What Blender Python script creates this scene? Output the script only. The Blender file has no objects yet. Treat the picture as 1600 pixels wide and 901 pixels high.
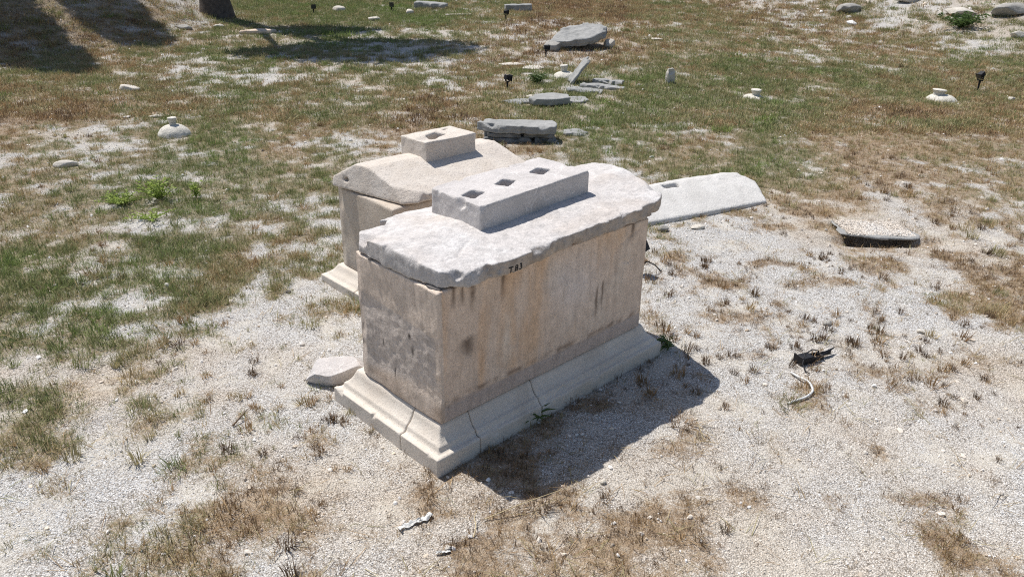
import bpy, bmesh, math, random
import numpy as np
from mathutils import Matrix, Vector
from mathutils.bvhtree import BVHTree

random.seed(7)
RNG = np.random.default_rng(11)
SC = bpy.context.scene
COL = SC.collection

# ------------------------------------------------------------------ camera, sky, sun, exposure
PITCH, ROLL, CAM_H = math.radians(24.4), math.radians(1.0), 2.71
_f = Vector((0, math.cos(PITCH), -math.sin(PITCH)))
_u = Vector((0, math.sin(PITCH), math.cos(PITCH)))
_r = Vector((1, 0, 0))
_rt = _r * math.cos(ROLL) + _u * math.sin(ROLL)
_up = -_r * math.sin(ROLL) + _u * math.cos(ROLL)
cam = bpy.data.objects.new('camera', bpy.data.cameras.new('camera'))
COL.objects.link(cam)
M = Matrix((_rt, _up, -_f)).transposed().to_4x4()
M.translation = (0, 0, CAM_H)
cam.matrix_world = M
cam.data.sensor_width = 36
cam.data.lens = 36 * 1205 / 1600
cam.data.clip_start = .05
cam.data.clip_end = 1500
SC.camera = cam

SUN_EL = math.radians(64)
HEAD = Vector((.768, -.64, 0)).normalized()            # the way shadows fall
SUN_D = HEAD * math.cos(SUN_EL) + Vector((0, 0, -math.sin(SUN_EL)))
world = bpy.data.worlds.new('World'); SC.world = world; world.use_nodes = True
wn = world.node_tree.nodes; wl = world.node_tree.links
sky = wn.new('ShaderNodeTexSky'); sky.sky_type = 'NISHITA'; sky.sun_disc = False
sky.sun_elevation = SUN_EL; sky.sun_rotation = math.atan2(-HEAD.x, -HEAD.y)
sky.air_density = 1.0; sky.dust_density = 1.0; sky.ozone_density = 1.0
wl.new(sky.outputs[0], wn['Background'].inputs[0])
wn['Background'].inputs[1].default_value = .100
sun = bpy.data.objects.new('sun', bpy.data.lights.new('sun', 'SUN'))
COL.objects.link(sun)
sun.data.energy = 4.9; sun.data.angle = math.radians(.53); sun.data.color = (1, .965, .915)
sun.rotation_mode = 'QUATERNION'
sun.rotation_quaternion = SUN_D.to_track_quat('-Z', 'Y')
SC.view_settings.view_transform = 'Standard'; SC.view_settings.look = 'None'
SC.view_settings.exposure = 0.08; SC.view_settings.gamma = 1
SC.view_settings.use_curve_mapping = False
SC.cycles.use_denoising = False
SC.cycles.filter_width = 1.1
SC.cycles.max_bounces = 6

# ------------------------------------------------------------------ numeric helpers
def ihash(ix, iy, iz, seed):
    h = (ix.astype(np.int64) * 374761393 + iy.astype(np.int64) * 668265263 + iz.astype(np.int64) * 2147483647 + seed * 1274126177) & 0xFFFFFFFF
    h = ((h ^ (h >> 13)) * 1103515245) & 0xFFFFFFFF
    h = ((h ^ (h >> 16)) * 2654435761) & 0xFFFFFFFF
    h = h ^ (h >> 15)
    return (h & 0xFFFFFF) / float(0x7FFFFF) - 1.0
def vnoise(P, size, seed=0):
    """value noise in [-1, 1]; P is (N,3), size the wavelength in metres (number or 3-tuple)"""
    Q = np.asarray(P, float) / np.asarray(size, float)
    i = np.floor(Q).astype(np.int64); t = Q - i; t = t * t * (3 - 2 * t)
    out = 0
    for dx in (0, 1):
        for dy in (0, 1):
            for dz in (0, 1):
                w = (t[:, 0] if dx else 1 - t[:, 0]) * (t[:, 1] if dy else 1 - t[:, 1]) * (t[:, 2] if dz else 1 - t[:, 2])
                out = out + w * ihash(i[:, 0] + dx, i[:, 1] + dy, i[:, 2] + dz, seed)
    return out
def fbm(P, size, seed=0, octaves=4, gain=.5):
    out = 0; a = 1; tot = 0; s = np.asarray(size, float)
    for k in range(octaves):
        out = out + a * vnoise(P, s, seed + k * 17); tot += a; a *= gain; s = s / 2.03
    return out / tot
def XY(x, y):
    return np.stack([x, y, np.zeros_like(x)], 1)
def ss(a, b, x):
    t = np.clip((x - a) / (b - a), 0, 1)
    return t * t * (3 - 2 * t)
def terrain0(x, y):
    """broad form of the field: flat round the tombs, rising to the far side, banks left and right"""
    x = np.asarray(x, float); y = np.asarray(y, float)
    z = .6 * ss(13, 30, y) + .05 * np.maximum(0, y - 28)
    d = np.hypot(x + 14.6, (y - 23.5) / 1.25)
    z = z + 1.9 * ss(0, 5.0, 6.4 - d)
    z = z + 1.3 * ss(0, 9, (x - 10.5) * .8 + (y - 22) * .55)
    # sunken grave in front of the capstone on the right
    u = (x - 3.75); v = (y - 7.40)
    z = z - .075 * ss(.85, .30, np.abs(u)) * ss(-.75, -.08, v) * ss(.04, -.02, v)
    z = z - .75 * ss(.36, .29, np.abs(u)) * ss(-.08, -.02, v) * ss(.46, .36, v)
    return z
COVER_NEAR = '''4444444444444444445755587882114111111111111111111111 4444444444444444447655588782115111111111111111111111 4444444444444444457655588682211511111111111111111111 4444444444444444476555688684211511111111111111111111 4444444444444444576555688686211251111111111111111111 3333333333333333566555688688221152111111111111111111 5555555444444443454444667777321124111111111111111111 4444444444444442443344556544431123111111111111111111 5555555555555533332344666533331111111111111111111111 6666666666666443222334445533333111111111111111111111 6666666666666442222233333332223222211111111111111111 6666666666653332211122222222223333311111111111111111 6666666666533332211111111111122223321111111111111111 7777777777655442111111111111123212332222111111111111 7777777777766543211111111111224322233333222222222222 7777777777666554222222221111224422224344444444433333 7777777776666665332222222222314532223356666666666655 8888887775567675432222222222224542222337888888888887 8888888865677785533333333333234552233335777777777777 8888888755777775533333333333225553234444566666666666 7777777766777765533333333333324443234444555555555555 7777777757777666544444444444323333334555455555555555 7777777667777666544444444444422222334555555555555555 8888877667776666544444444444433322333522655555555555 8888877677777776555555555544443333444533555555555555 8888877666677776555555555555544444455564446655555555 8888777777777776555555555555555555556664335665555555 8888777777777776555555555555556655566665323666555555 8888777777777776555555555555556666667777543566655555 8887777777888876555555555555557777777777655577666666 8887777778888876555555555555557888888888876677777666 8877777888888876555555555555557888888888887777777777 8777778888877766555555555555557999999999999988888877 7777778888877765555555555566667999999999999998888888 7777788888777765555555555666667888899999999999888888 6666788888777665555555555677777888889999999999988888 6667888887666665555555555677777888889999999999988888 6667888887666665555555555688888888888999999999998888 6677888887777665555555555688888888888999999999999999 6778888887777766655555555688888888888899999999999999'''.split()
GREEN_NEAR = '''4444444444444444444422100000002000000000000000000000 4444444444444444444422100100003000000000000000000000 4444444444444444444322100100000300000000000000000000 4444444444444444444222100100000300000000000000000000 4444444444444444444222100100000130000000000000000000 4444444444444444443222100100000031000000000000000000 4444444444444444442222000000000013000000000000000000 4444444444444433342221111100000000000000000000000000 4444444444444443332221222100000000000000000000000000 5555555555555443344321111100002000000000000000000000 6667777777776444444332221111111200000000000000000000 5555566666654344333322221111111210100000000000000000 5555555555544443333322222222210000120000000000000000 6666666666555444433333333222210000040000000000000000 6666666666665555444433333333110011133111111111111111 6666666666665555444444443333110011114211111111111111 6666666666666666555544444444100012223321111111111111 6666666666666665555544444444200012222331111111111111 6666666665666666555555555555310002211121111111111111 6666666655666665666555555555410002210001000000000000 5555555555667655666555555555420001220000000000000000 5555555556777655666555555555531111221000111111111111 5555555567776555665555555555532111221111111111111111 5555555667776556665555555555542211222122122222222222 5555555677776556665555555555543222222211122222222222 5555556777766666665555555555544333322222223333333333 4444556777666666665555555555554444432222222333333333 4445567777666666665555555555554444432222222333444444 4445567776666666655555555555555555443332222333344444 4455568876666666655555555555555555554442222233334444 4455678876666666655566555555555555555443222223333333 4455677766655566555556666666666555555554222223333333 4555677766655565554555555566666555666666322222333333 4555677666544565444455555566665555556655422222333333 5555677666444565434444444566665555556665422222233333 5555676665433564333444444566665555555665432222233333 5555666665333564333333333466665544445665432222223333 4445666664334653222333333456665544445665432222223333 4445666654334653222333333456665544444566422222222333 4455666653335643223333333456666544444566532222222333'''.split()
COVER_FAR = '''99999999999999999867888766688889999999999999999999999999999 99999999999999999878888777788889999999999999999999999999998 88888889999999999778888877788899999999999999999999999999888 88888888888888888777777767777899999999999999999999999988887 88888888888888887877766667667788889999999999999999998888777 88888888888888888866655556666688888999999999999999888887766 77777777788888878776655556656688888999888888888888888776666 77777777777788888777665556656688888899988888888888877766666 77777888877788887777665556656678887788888888888877776666666 77788888888888887887764456666678887678887788877777666666555 78888888888888978887754456666678888667777777777766666655555 88888888888888878887754456666668888656777777766666665555555 88888888888888778887755566666668888656666666666666555555555 88888888888888678888766666777778888755666666666655555555555 88888888888887678888766667777777877755666666666555555555555 88888888888887678888777777777777777765676666655555555555555 88888888888886688888777777777777777766676665555555555555555 88888888888876688888888877788887777766667555555555555555555 88888888888866788888888877788888777666667655555555555555555 88888888888766788888888877888888777666667655555555555555555 88888888888766888888888877888888777666667755555555555555555 88888888887667888888888877888888777666666765555555555555555 88888888887667888888888777888888777666666765555555555555555 88888888876678888888888777888888777766666775555555555555555 88888888876678888888888777888888877766666676555555555555555 88888888866678888888888777888888877766666676555555555555555 88888888766788888888888777888888877766666677655555555555555 88888888766788888888888777888888877766666667655555555555555 88888887666788888888888777888888877776666667755555555555555 88888887667888888888888777888888877776666667765555555555555 88888876667888888888888777888888877776666666765555555555555 88888876667888888888888777888888887776666666776555555555555 88888876678888888888888777888888887776666666776555555555555'''.split()
GREEN_FAR = '''22222222222222222345544423356545422333333333333333333333333 33333332222222222344545433456555632333333333333333333333344 44444444333333333334555433466655653333333333333333333334444 55555555444444443335555443466666664333333333333333333444445 55555666555555553345555443466666665444433333333333444444555 44445555555555543355555453466666666444444444444444444455555 33444333444445533355555553455666666555444444444444445555555 33322222223345433455555553455555555555544444444444555555555 22222233222244334555555553444455555555544444444455555555544 22233333333344344555555653333345555444445555555555555554444 22333333333333445555666653333334554444445555555555555444444 23333333333333445556666643322234444444444555555555544444444 33333333333333445556666654322224444433333555555554444444444 33333333333333445566666754322224444433333455555544444444444 33333333333333445566666754322224444433333455554444444444444 33333333333334456666666754322223444433334445444444444444444 33333333333334456666667755322223444433334444444444444444444 33333333333344466666667755422223444333333444444444444444444 33333333333344566666667755422223444333333444444444444444444 33333333333344566666677755422223444333333444444444444444444 33333333333444666666677655422222444333333344444444444444444 33333333333445666666677655422222444333333344444444444444444 33333333334445666666677655422222344433333344444444444444444 33333333334456666666677655422222344433333334444444444444444 33333333344456666666677655422222344433333334444444444444444 33333333344456666666677655422222344433333334444444444444444 33333333344566666666777655422222344433333333444444444444444 33333333444566666666777655422222344443333333444444444444444 33333333444566666666777655422222244443333333444444444444444 33333334445666666666777655322222234443333333344444444444444 33333334445666666666777555322222234443333333344444444444444 33333344445666666666776555322222234443333333334444444444444 33333344456666666666776555322222234444333333334444444444444'''.split()
def bil(grid, x0, y0, d, x, y):
    A = np.array([[int(c) for c in r] for r in grid], float) / 9
    u = np.clip((x - x0) / d - .5, 0, A.shape[1] - 1.001); v = np.clip((y - y0) / d - .5, 0, A.shape[0] - 1.001)
    i = u.astype(int); j = v.astype(int); a = u - i; b = v - j
    return (A[j, i] * (1 - a) + A[j, i + 1] * a) * (1 - b) + (A[j + 1, i] * (1 - a) + A[j + 1, i + 1] * a) * b
def field(near, far, x, y):
    n = bil(near, -6, 1.5, .25, x, y); f = bil(far, -20, 11.5, .75, x, y)
    inside = ss(-7.5, -5.8, x) * ss(8.5, 6.8, x) * ss(12.2, 11, y)
    return n * inside + f * (1 - inside)
def cover_at(x, y): return field(COVER_NEAR, COVER_FAR, x, y)
def green_at(x, y): return field(GREEN_NEAR, GREEN_FAR, x, y)
def patch(x, y):
    """how thickly grass stands at a point, 0..1, with ragged patches"""
    P = XY(x, y); far = ss(8, 20, y)
    n = .34 * fbm(P, .8, 3, 3) + .95 * fbm(P, .22, 9, 3) + far * .45 * fbm(P, (3.0, 1.6, 1), 21, 3)
    c = cover_at(x, y)
    return ss(.14, .92, c * .95 + .75 * n)

def rough(x, y):
    P = XY(x, y)
    calm = 1 - .8 * ss(2.6, 1.2, np.hypot(x - .2, y - 4.9))
    return (.035 * fbm(P, 2.3, 31, 2) + .014 * fbm(P, .45, 32, 3) * ss(30, 5, y)) * calm + .006 * fbm(P, .11, 36, 2) * ss(12, 6, y)
def terrain(x, y):
    x = np.asarray(x, float); y = np.asarray(y, float); sh = x.shape
    x = x.ravel(); y = y.ravel()
    # a low gravel ridge crossing the right side
    t = np.clip(((x - 2.25) * .72 + (y - 6.7) * -.69) / 2.6, -.2, 1.2)
    dd = np.abs((x - 2.25) * .69 + (y - 6.7) * .72)
    ridge = .05 * ss(.35, 0, dd) * ss(-.2, .1, t) * ss(1.2, .9, t)
    return (terrain0(x, y) + rough(x, y) + ridge).reshape(sh)
def tz(x, y): return float(terrain(np.array([x]), np.array([y]))[0])

# ------------------------------------------------------------------ object helpers
def tag(o, label=None, cat=None, group=None, kind=None):
    if label and not kind: kind = 'thing'
    for k, v in (('label', label), ('category', cat), ('group', group), ('kind', kind)):
        if v: o[k] = v
    return o
def link(name, me, mat=None, parent=None):
    o = bpy.data.objects.new(name, me); COL.objects.link(o)
    if mat is not None:
        me.materials.clear(); me.materials.append(mat)
    if parent is not None: o.parent = parent
    return o
def empty(name, loc, rz=0, label=None, cat=None, group=None):
    o = bpy.data.objects.new(name, None); COL.objects.link(o)
    o.location = loc; o.rotation_euler = (0, 0, rz); o.empty_display_size = .1
    return tag(o, label, cat, group)
def copy_tree(o, parent=None):
    c = o.copy(); COL.objects.link(c)
    if parent is not None: c.parent = parent
    for ch in list(o.children): copy_tree(ch, c)
    return c
def mesh_np(name, V, F, smooth=False):
    me = bpy.data.meshes.new(name)
    V = np.asarray(V, np.float32); F = np.asarray(F, np.int32); k = F.shape[1]
    me.vertices.add(len(V)); me.vertices.foreach_set('co', V.ravel())
    me.loops.add(F.size); me.loops.foreach_set('vertex_index', F.ravel())
    me.polygons.add(len(F)); me.polygons.foreach_set('loop_start', np.arange(0, F.size, k, dtype=np.int32))
    me.update(calc_edges=True)
    if smooth: me.polygons.foreach_set('use_smooth', np.ones(len(F), bool))
    return me
def get_co(me):
    c = np.empty(len(me.vertices) * 3, np.float32); me.vertices.foreach_get('co', c); return c.reshape(-1, 3).astype(float)
def get_no(me):
    c = np.empty(len(me.vertices) * 3, np.float32); me.vertices.foreach_get('normal', c); return c.reshape(-1, 3).astype(float)
def set_co(me, c):
    me.vertices.foreach_set('co', np.asarray(c, np.float32).ravel()); me.update()
def lap(me, co, n):
    e = np.empty(len(me.edges) * 2, np.int32); me.edges.foreach_get('vertices', e); e = e.reshape(-1, 2)
    deg = np.bincount(e.ravel(), minlength=len(co))[:, None].astype(float)
    for _ in range(n):
        s = np.zeros_like(co)
        for k in range(3):
            s[:, k] = np.bincount(e[:, 0], co[e[:, 1], k], len(co)) + np.bincount(e[:, 1], co[e[:, 0], k], len(co))
        co = .5 * co + .5 * s / np.maximum(deg, 1)
    return co
def prism(outline, z0, z1, bm=None):
    bm = bm or bmesh.new()
    lo = [bm.verts.new((x, y, z0)) for x, y in outline]; hi = [bm.verts.new((x, y, z1)) for x, y in outline]
    n = len(outline)
    bm.faces.new(hi); bm.faces.new(lo[::-1])
    for i in range(n): bm.faces.new((lo[i], lo[(i + 1) % n], hi[(i + 1) % n], hi[i]))
    bmesh.ops.recalc_face_normals(bm, faces=bm.faces)
    return bm
def boxbm(x0, x1, y0, y1, z0, z1, bm=None):
    return prism([(x0, y0), (x1, y0), (x1, y1), (x0, y1)], z0, z1, bm)
def solid(bm, vox, cutters=()):
    """closed bmesh (minus cutters) turned into an even, finely faceted body"""
    me = bpy.data.meshes.new('tmp'); bm.to_mesh(me); bm.free()
    o = bpy.data.objects.new('tmp', me); COL.objects.link(o); junk = [o]
    for c in cutters:
        cm = bpy.data.meshes.new('tmpc'); c.to_mesh(cm); c.free()
        co = bpy.data.objects.new('tmpc', cm); COL.objects.link(co); junk.append(co)
        m = o.modifiers.new('b', 'BOOLEAN'); m.operation = 'DIFFERENCE'; m.solver = 'EXACT'; m.object = co
    m = o.modifiers.new('r', 'REMESH'); m.mode = 'VOXEL'; m.voxel_size = vox; m.adaptivity = 0
    dg = bpy.context.evaluated_depsgraph_get(); dg.update()
    out = bpy.data.meshes.new_from_object(o.evaluated_get(dg), depsgraph=dg)
    for j in junk:
        jm = j.data; bpy.data.objects.remove(j); bpy.data.meshes.remove(jm)
    return out
def chips_for(outline, z, n, seed, depth=(.008, .03), width=(.03, .10), keep=None):
    """small tilted cutters that break pieces off the upper rim of a prism"""
    r = np.random.default_rng(seed); out = []; m = len(outline)
    area = sum(outline[i][0] * outline[(i + 1) % m][1] - outline[(i + 1) % m][0] * outline[i][1] for i in range(m)); sg = 1 if area > 0 else -1
    L = np.array([math.dist(outline[i], outline[(i + 1) % m]) for i in range(m)]); L = L / L.sum()
    for _ in range(n):
        i = r.choice(m, p=L); t = r.uniform(0, 1); a, b = Vector(outline[i]), Vector(outline[(i + 1) % m]); p = a.lerp(b, t); d = (b - a).normalized()
        if keep is not None and math.dist(p, keep) < .2: continue
        nr = Vector((d.y, -d.x)) * sg; e = math.radians(r.uniform(15, 65)); yw = r.normal() * .5
        nr = Vector((nr.x * math.cos(yw) - nr.y * math.sin(yw), nr.x * math.sin(yw) + nr.y * math.cos(yw)))
        nn = Vector((nr.x * math.cos(e), nr.y * math.cos(e), math.sin(e))); q = Vector((p.x, p.y, z)) - nn * r.uniform(*depth)
        w, h = r.uniform(*width), r.uniform(*width)
        c = prism([(-w, -h), (w, -h * .8), (w * .8, h), (-w * .9, h * .8)], 0, .25)
        c.transform(Matrix.Translation(q) @ nn.to_track_quat('Z', 'Y').to_matrix().to_4x4()); out.append(c)
    return out
def weather(me, seed, roundness=6, chip=1.0, amp=.004, size=.12, big=0, bigsize=.5, warp=None, strata=0):
    """rounds and chips the edges, then roughens the faces"""
    co = get_co(me); sm = lap(me, co, roundness)
    w = np.clip(.75 + chip * 1.5 * fbm(co, .16, seed, 3), .15, 2.2)[:, None]
    co = co + (sm - co) * w
    set_co(me, co); n = get_no(me)
    co = co + n * (amp * fbm(co, size, seed + 5, 4))[:, None]
    if big: co = co + n * (big * fbm(co, bigsize, seed + 9, 2))[:, None]
    if strata:
        zz = np.stack([co[:, 0] * .02, co[:, 1] * .02, co[:, 2] + .01 * fbm(co, .3, seed + 3, 2)], 1)
        co = co + n * (strata * (1 - np.abs(n[:, 2])) * fbm(zz, .035, seed + 13, 2))[:, None]
    if warp is not None: co = warp(co)
    set_co(me, co)
    me.polygons.foreach_set('use_smooth', np.ones(len(me.polygons), bool))
    return me
def paint(me, col):
    a = me.color_attributes.new('col', 'FLOAT_COLOR', 'POINT')
    a.data.foreach_set('color', np.concatenate([np.clip(col, 0, 1), np.ones((len(col), 1))], 1).astype(np.float32).ravel())
def rock_mesh(dims, seed, sub=4, cuts=7, amp=.09):
    """angular field stone about dims across"""
    bm = bmesh.new(); bmesh.ops.create_icosphere(bm, subdivisions=sub, radius=1)
    me = bpy.data.meshes.new('stone'); bm.to_mesh(me); bm.free()
    co = get_co(me); r = np.random.default_rng(seed)
    for k in range(cuts):
        d = r.normal(size=3); d /= np.linalg.norm(d); t = r.uniform(.55, .85)
        p = co @ d; co = co - np.maximum(0, p - t)[:, None] * d * .93
    co = co * (1 + amp * fbm(co + seed, .9, seed, 4))[:, None] + .02 * np.stack([fbm(co + 7 * k, .25, seed + k, 2) for k in (1, 2, 3)], 1)
    lo, hi = co.min(0), co.max(0)
    co = ((co - lo) / (hi - lo) - [.5, .5, 0]) * np.array(dims)
    set_co(me, co); me.polygons.foreach_set('use_smooth', np.ones(len(me.polygons), bool))
    return me
def tube(path, radii, seg=8, caps=True):
    path = [Vector(p) for p in path]
    if not hasattr(radii, '__len__'): radii = [radii] * len(path)
    V = []; F = []
    for i, p in enumerate(path):
        t = (path[min(i + 1, len(path) - 1)] - path[max(i - 1, 0)]).normalized()
        ref = Vector((0, 0, 1)) if abs(t.z) < .9 else Vector((1, 0, 0))
        a = t.cross(ref).normalized(); b = t.cross(a)
        for k in range(seg):
            q = 2 * math.pi * k / seg
            V.append(p + (a * math.cos(q) + b * math.sin(q)) * radii[i])
    for i in range(len(path) - 1):
        for k in range(seg):
            F.append((i * seg + k, i * seg + (k + 1) % seg, (i + 1) * seg + (k + 1) % seg, (i + 1) * seg + k))
    return V, F
def tube_mesh(name, path, radii, seg=8):
    V, F = tube(path, radii, seg); return mesh_np(name, np.array(V), F, True)

# ------------------------------------------------------------------ materials
class NT:
    def __init__(s, name):
        s.m = bpy.data.materials.new(name); s.m.use_nodes = True
        s.n = s.m.node_tree.nodes; s.l = s.m.node_tree.links
        s.b = s.n['Principled BSDF']; s.out = s.n['Material Output']
    def new(s, t, **kw):
        x = s.n.new(t)
        for k, v in kw.items(): setattr(x, k, v)
        return x
    def put(s, sock, v):
        if isinstance(v, bpy.types.NodeSocket): s.l.new(v, sock)
        elif v is not None:
            sock.default_value = (*v, 1) if isinstance(v, tuple) and len(v) == 3 and sock.type == 'RGBA' else v
    def coord(s, kind='Object'): return s.new('ShaderNodeTexCoord').outputs[kind]
    def noise(s, vec, scale, detail=4, rough=.6, dist=0):
        x = s.new('ShaderNodeTexNoise'); s.put(x.inputs['Vector'], vec)
        for k, v in (('Scale', scale), ('Detail', detail), ('Roughness', rough), ('Distortion', dist)): x.inputs[k].default_value = v
        return x.outputs['Fac']
    def voro(s, vec, scale, feature='F1', out='Distance', rnd=1):
        x = s.new('ShaderNodeTexVoronoi', feature=feature); s.put(x.inputs['Vector'], vec); x.inputs['Scale'].default_value = scale
        x.inputs['Randomness'].default_value = rnd
        return x.outputs[out]
    def ramp(s, fac, *stops):
        x = s.new('ShaderNodeValToRGB'); s.put(x.inputs[0], fac); e = x.color_ramp.elements
        while len(e) < len(stops): e.new(.5)
        for k, (p, c) in enumerate(stops):
            e[k].position = p; e[k].color = (*c, 1) if isinstance(c, tuple) else (c, c, c, 1)
        return x.outputs[0]
    def mix(s, fac, a, b, mode='MIX'):
        x = s.new('ShaderNodeMix', data_type='RGBA', blend_type=mode)
        s.put(x.inputs[0], fac); s.put(x.inputs[6], a); s.put(x.inputs[7], b); return x.outputs[2]
    def math(s, op, a, b=None, c=None):
        x = s.new('ShaderNodeMath', operation=op)
        for k, v in enumerate((a, b, c)):
            if v is not None: s.put(x.inputs[k], v)
        return x.outputs[0]
    def attr(s, name, kind='GEOMETRY', out='Fac'):
        return s.new('ShaderNodeAttribute', attribute_name=name, attribute_type=kind).outputs[out]
    def bump(s, h, strength, dist, normal=None):
        x = s.new('ShaderNodeBump'); x.inputs['Strength'].default_value = strength; x.inputs['Distance'].default_value = dist
        s.put(x.inputs['Height'], h)
        if normal is not None: s.put(x.inputs['Normal'], normal)
        return x.outputs[0]
    def done(s, color, rough=.9, normal=None, spec=.2):
        s.put(s.b.inputs['Base Color'], color); s.put(s.b.inputs['Roughness'], rough)
        s.b.inputs['Specular IOR Level'].default_value = spec
        if normal is not None: s.put(s.b.inputs['Normal'], normal)
        return s.m

def stone_mat(name, c1, c2, dark=None, scale=5, bump=.5, grain=90, pit=0, vcol=False, peck=0, vein=None, rough=.9, crack=0):
    t = NT(name); v = t.coord()
    c = t.ramp(t.noise(v, scale, 6, .62, .4), (.32, c1), (.68, c2))
    if vcol: c = t.mix(1.0, t.attr('col', out='Color'), t.ramp(t.noise(v, scale * 2, 6, .65), (.3, .84), (.7, 1.12)), 'MULTIPLY')
    if vcol:
        mp = t.new('ShaderNodeMapping'); t.put(mp.inputs[0], v); mp.inputs['Scale'].default_value = (1, 1, .16)
        c = t.mix(1.0, c, t.ramp(t.noise(mp.outputs[0], 26, 5, .7), (.30, .80), (.5, 1.0), (.72, 1.10)), 'MULTIPLY')
        c = t.mix(t.ramp(t.noise(v, 55, 3, .65), (.70, 0.0), (.76, .3)), c, (.28, .23, .19))
        c = t.mix(t.ramp(t.noise(v, 70, 3, .65), (.66, 0.0), (.75, .3)), c, (.76, .71, .66))
    if dark: c = t.mix(t.ramp(t.noise(v, scale * .55, 7, .68, .8), (.54, 0.0), (.72, .85)), c, dark)
    g = t.noise(v, grain, 3, .7)
    c = t.mix(1.0, c, t.ramp(g, (.28, .76), (.5, 1.0), (.75, 1.12)), 'MULTIPLY')
    if vein:
        w = t.noise(v, 2.2, 3, .6, 1.8); w = t.math('ABSOLUTE', t.math('SUBTRACT', w, .5))
        c = t.mix(t.ramp(w, (.0, .7), (.012, 0.0)), c, vein)
    h = t.math('ADD', t.math('MULTIPLY', t.noise(v, grain * .4, 5, .7), 1.0), t.math('MULTIPLY', g, .35))
    if pit:
        p = t.ramp(t.noise(v, 75, 2, .6), (.62, 1.0), (.74, 0.0))
        c = t.mix(1.0, c, t.mix(pit, (1., 1., 1.), t.ramp(p, (.0, (.45, .40, .36)), (1, 1.0))), 'MULTIPLY')
        h = t.math('ADD', h, t.math('MULTIPLY', p, .8))
    if crack:
        dv = t.new('ShaderNodeVectorMath', operation='ADD'); nz = t.new('ShaderNodeTexNoise'); t.put(nz.inputs['Vector'], v); nz.inputs['Scale'].default_value = 7; nz.inputs['Detail'].default_value = 5
        sc = t.new('ShaderNodeVectorMath', operation='SCALE'); t.put(sc.inputs[0], nz.outputs['Color']); sc.inputs['Scale'].default_value = .30
        t.put(dv.inputs[0], v); t.put(dv.inputs[1], sc.outputs[0])
        e = t.voro(dv.outputs[0], crack, 'DISTANCE_TO_EDGE'); ln = t.math('MULTIPLY', t.ramp(e, (.0, 1.0), (.012, 0.0)), t.ramp(t.noise(v, 3.1, 3, .6), (.50, 0.0), (.58, 1.0)))
        c = t.mix(t.math('MULTIPLY', ln, .75), c, (.13, .105, .085)); h = t.math('SUBTRACT', h, t.math('MULTIPLY', ln, 2.0))
    if peck: h = t.math('ADD', h, t.math('MULTIPLY', t.voro(v, 48), peck))
    return t.done(c, rough, t.bump(h, bump, .012))
def plain_mat(name, c, rough=.6, spec=.3, var=.15, scale=30, bump=0):
    t = NT(name); v = t.coord()
    n = t.noise(v, scale, 4, .6)
    c = t.mix(1.0, c, t.ramp(n, (.3, 1 - var), (.7, 1 + var)), 'MULTIPLY')
    return t.done(c, rough, t.bump(n, bump, .004) if bump else None, spec)

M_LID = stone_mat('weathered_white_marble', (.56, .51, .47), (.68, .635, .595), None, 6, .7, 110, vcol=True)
M_BLOCK = stone_mat('grey_veined_marble', (.50, .47, .45), (.62, .58, .555), (.43, .40, .38), 6, .7, 120, vein=(.72, .68, .65))
M_CHEST = stone_mat('stained_marble_chest', (.6, .5, .4), (.6, .5, .4), None, 7, .5, 110, pit=.25, vcol=True)
M_PLINTH = stone_mat('cream_limestone', (.62, .55, .47), (.70, .635, .555), (.54, .47, .395), 4.5, .3, 120, pit=.15)
M_LID_B = stone_mat('cream_marble', (.60, .53, .455), (.68, .62, .555), (.52, .46, .41), 5, .6, 120, pit=.25)
M_CHEST_B = stone_mat('stained_cream_chest', (.50, .42, .34), (.58, .51, .43), (.34, .31, .29), 5, .5, 120, pit=.7)
M_FLATSLAB = stone_mat('pecked_white_marble', (.53, .51, .48), (.63, .61, .58), None, 5, .7, 110, peck=.35)
M_SCHIST = stone_mat('grey_schist', (.17, .168, .165), (.27, .265, .25), (.11, .11, .105), 4, .9, 60)
M_SCHIST_L = stone_mat('pale_grey_schist', (.26, .26, .25), (.38, .375, .36), (.17, .17, .165), 4, .9, 60)
M_DOME = stone_mat('pale_limestone', (.60, .565, .49), (.70, .66, .585), None, 8, 1.0, 70, pit=.4)
M_ROCK = stone_mat('chalky_field_stone', (.52, .475, .41), (.66, .615, .545), (.40, .35, .29), 9, .9, 60)
M_ROCK_G = stone_mat('grey_field_stone', (.28, .265, .24), (.42, .40, .365), None, 9, .9, 60)
M_ROCK_O = stone_mat('ochre_field_stone', (.58, .45, .34), (.66, .57, .47), None, 9, .9, 60)
M_DARKSLATE = stone_mat('dark_slate', (.10, .09, .085), (.17, .155, .145), None, 9, .8, 60)
M_BLACK = plain_mat('black_plastic', (.016, .016, .019), .6, .25, .3)
M_LENS = plain_mat('dark_glass', (.03, .035, .04), .1, .6, .1)
M_HOSE = plain_mat('white_conduit', (.62, .62, .60), .5, .4, .12)
M_PLASTIC = plain_mat('white_plastic_scrap', (.62, .61, .58), .6, .3, .15)
M_PAINT = plain_mat('black_paint', (.03, .026, .024), .8, .2, .3)
M_WPAINT = plain_mat('white_paint', (.62, .57, .50), .8, .2, .15)
M_BARK = stone_mat('dark_bark', (.06, .05, .045), (.13, .11, .095), None, 9, 1.0, 40)
M_STRAW = plain_mat('dry_straw', (.52, .42, .25), .8, .2, .2)
M_TWIG = plain_mat('dead_twig', (.14, .10, .07), .9, .1, .25)
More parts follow.
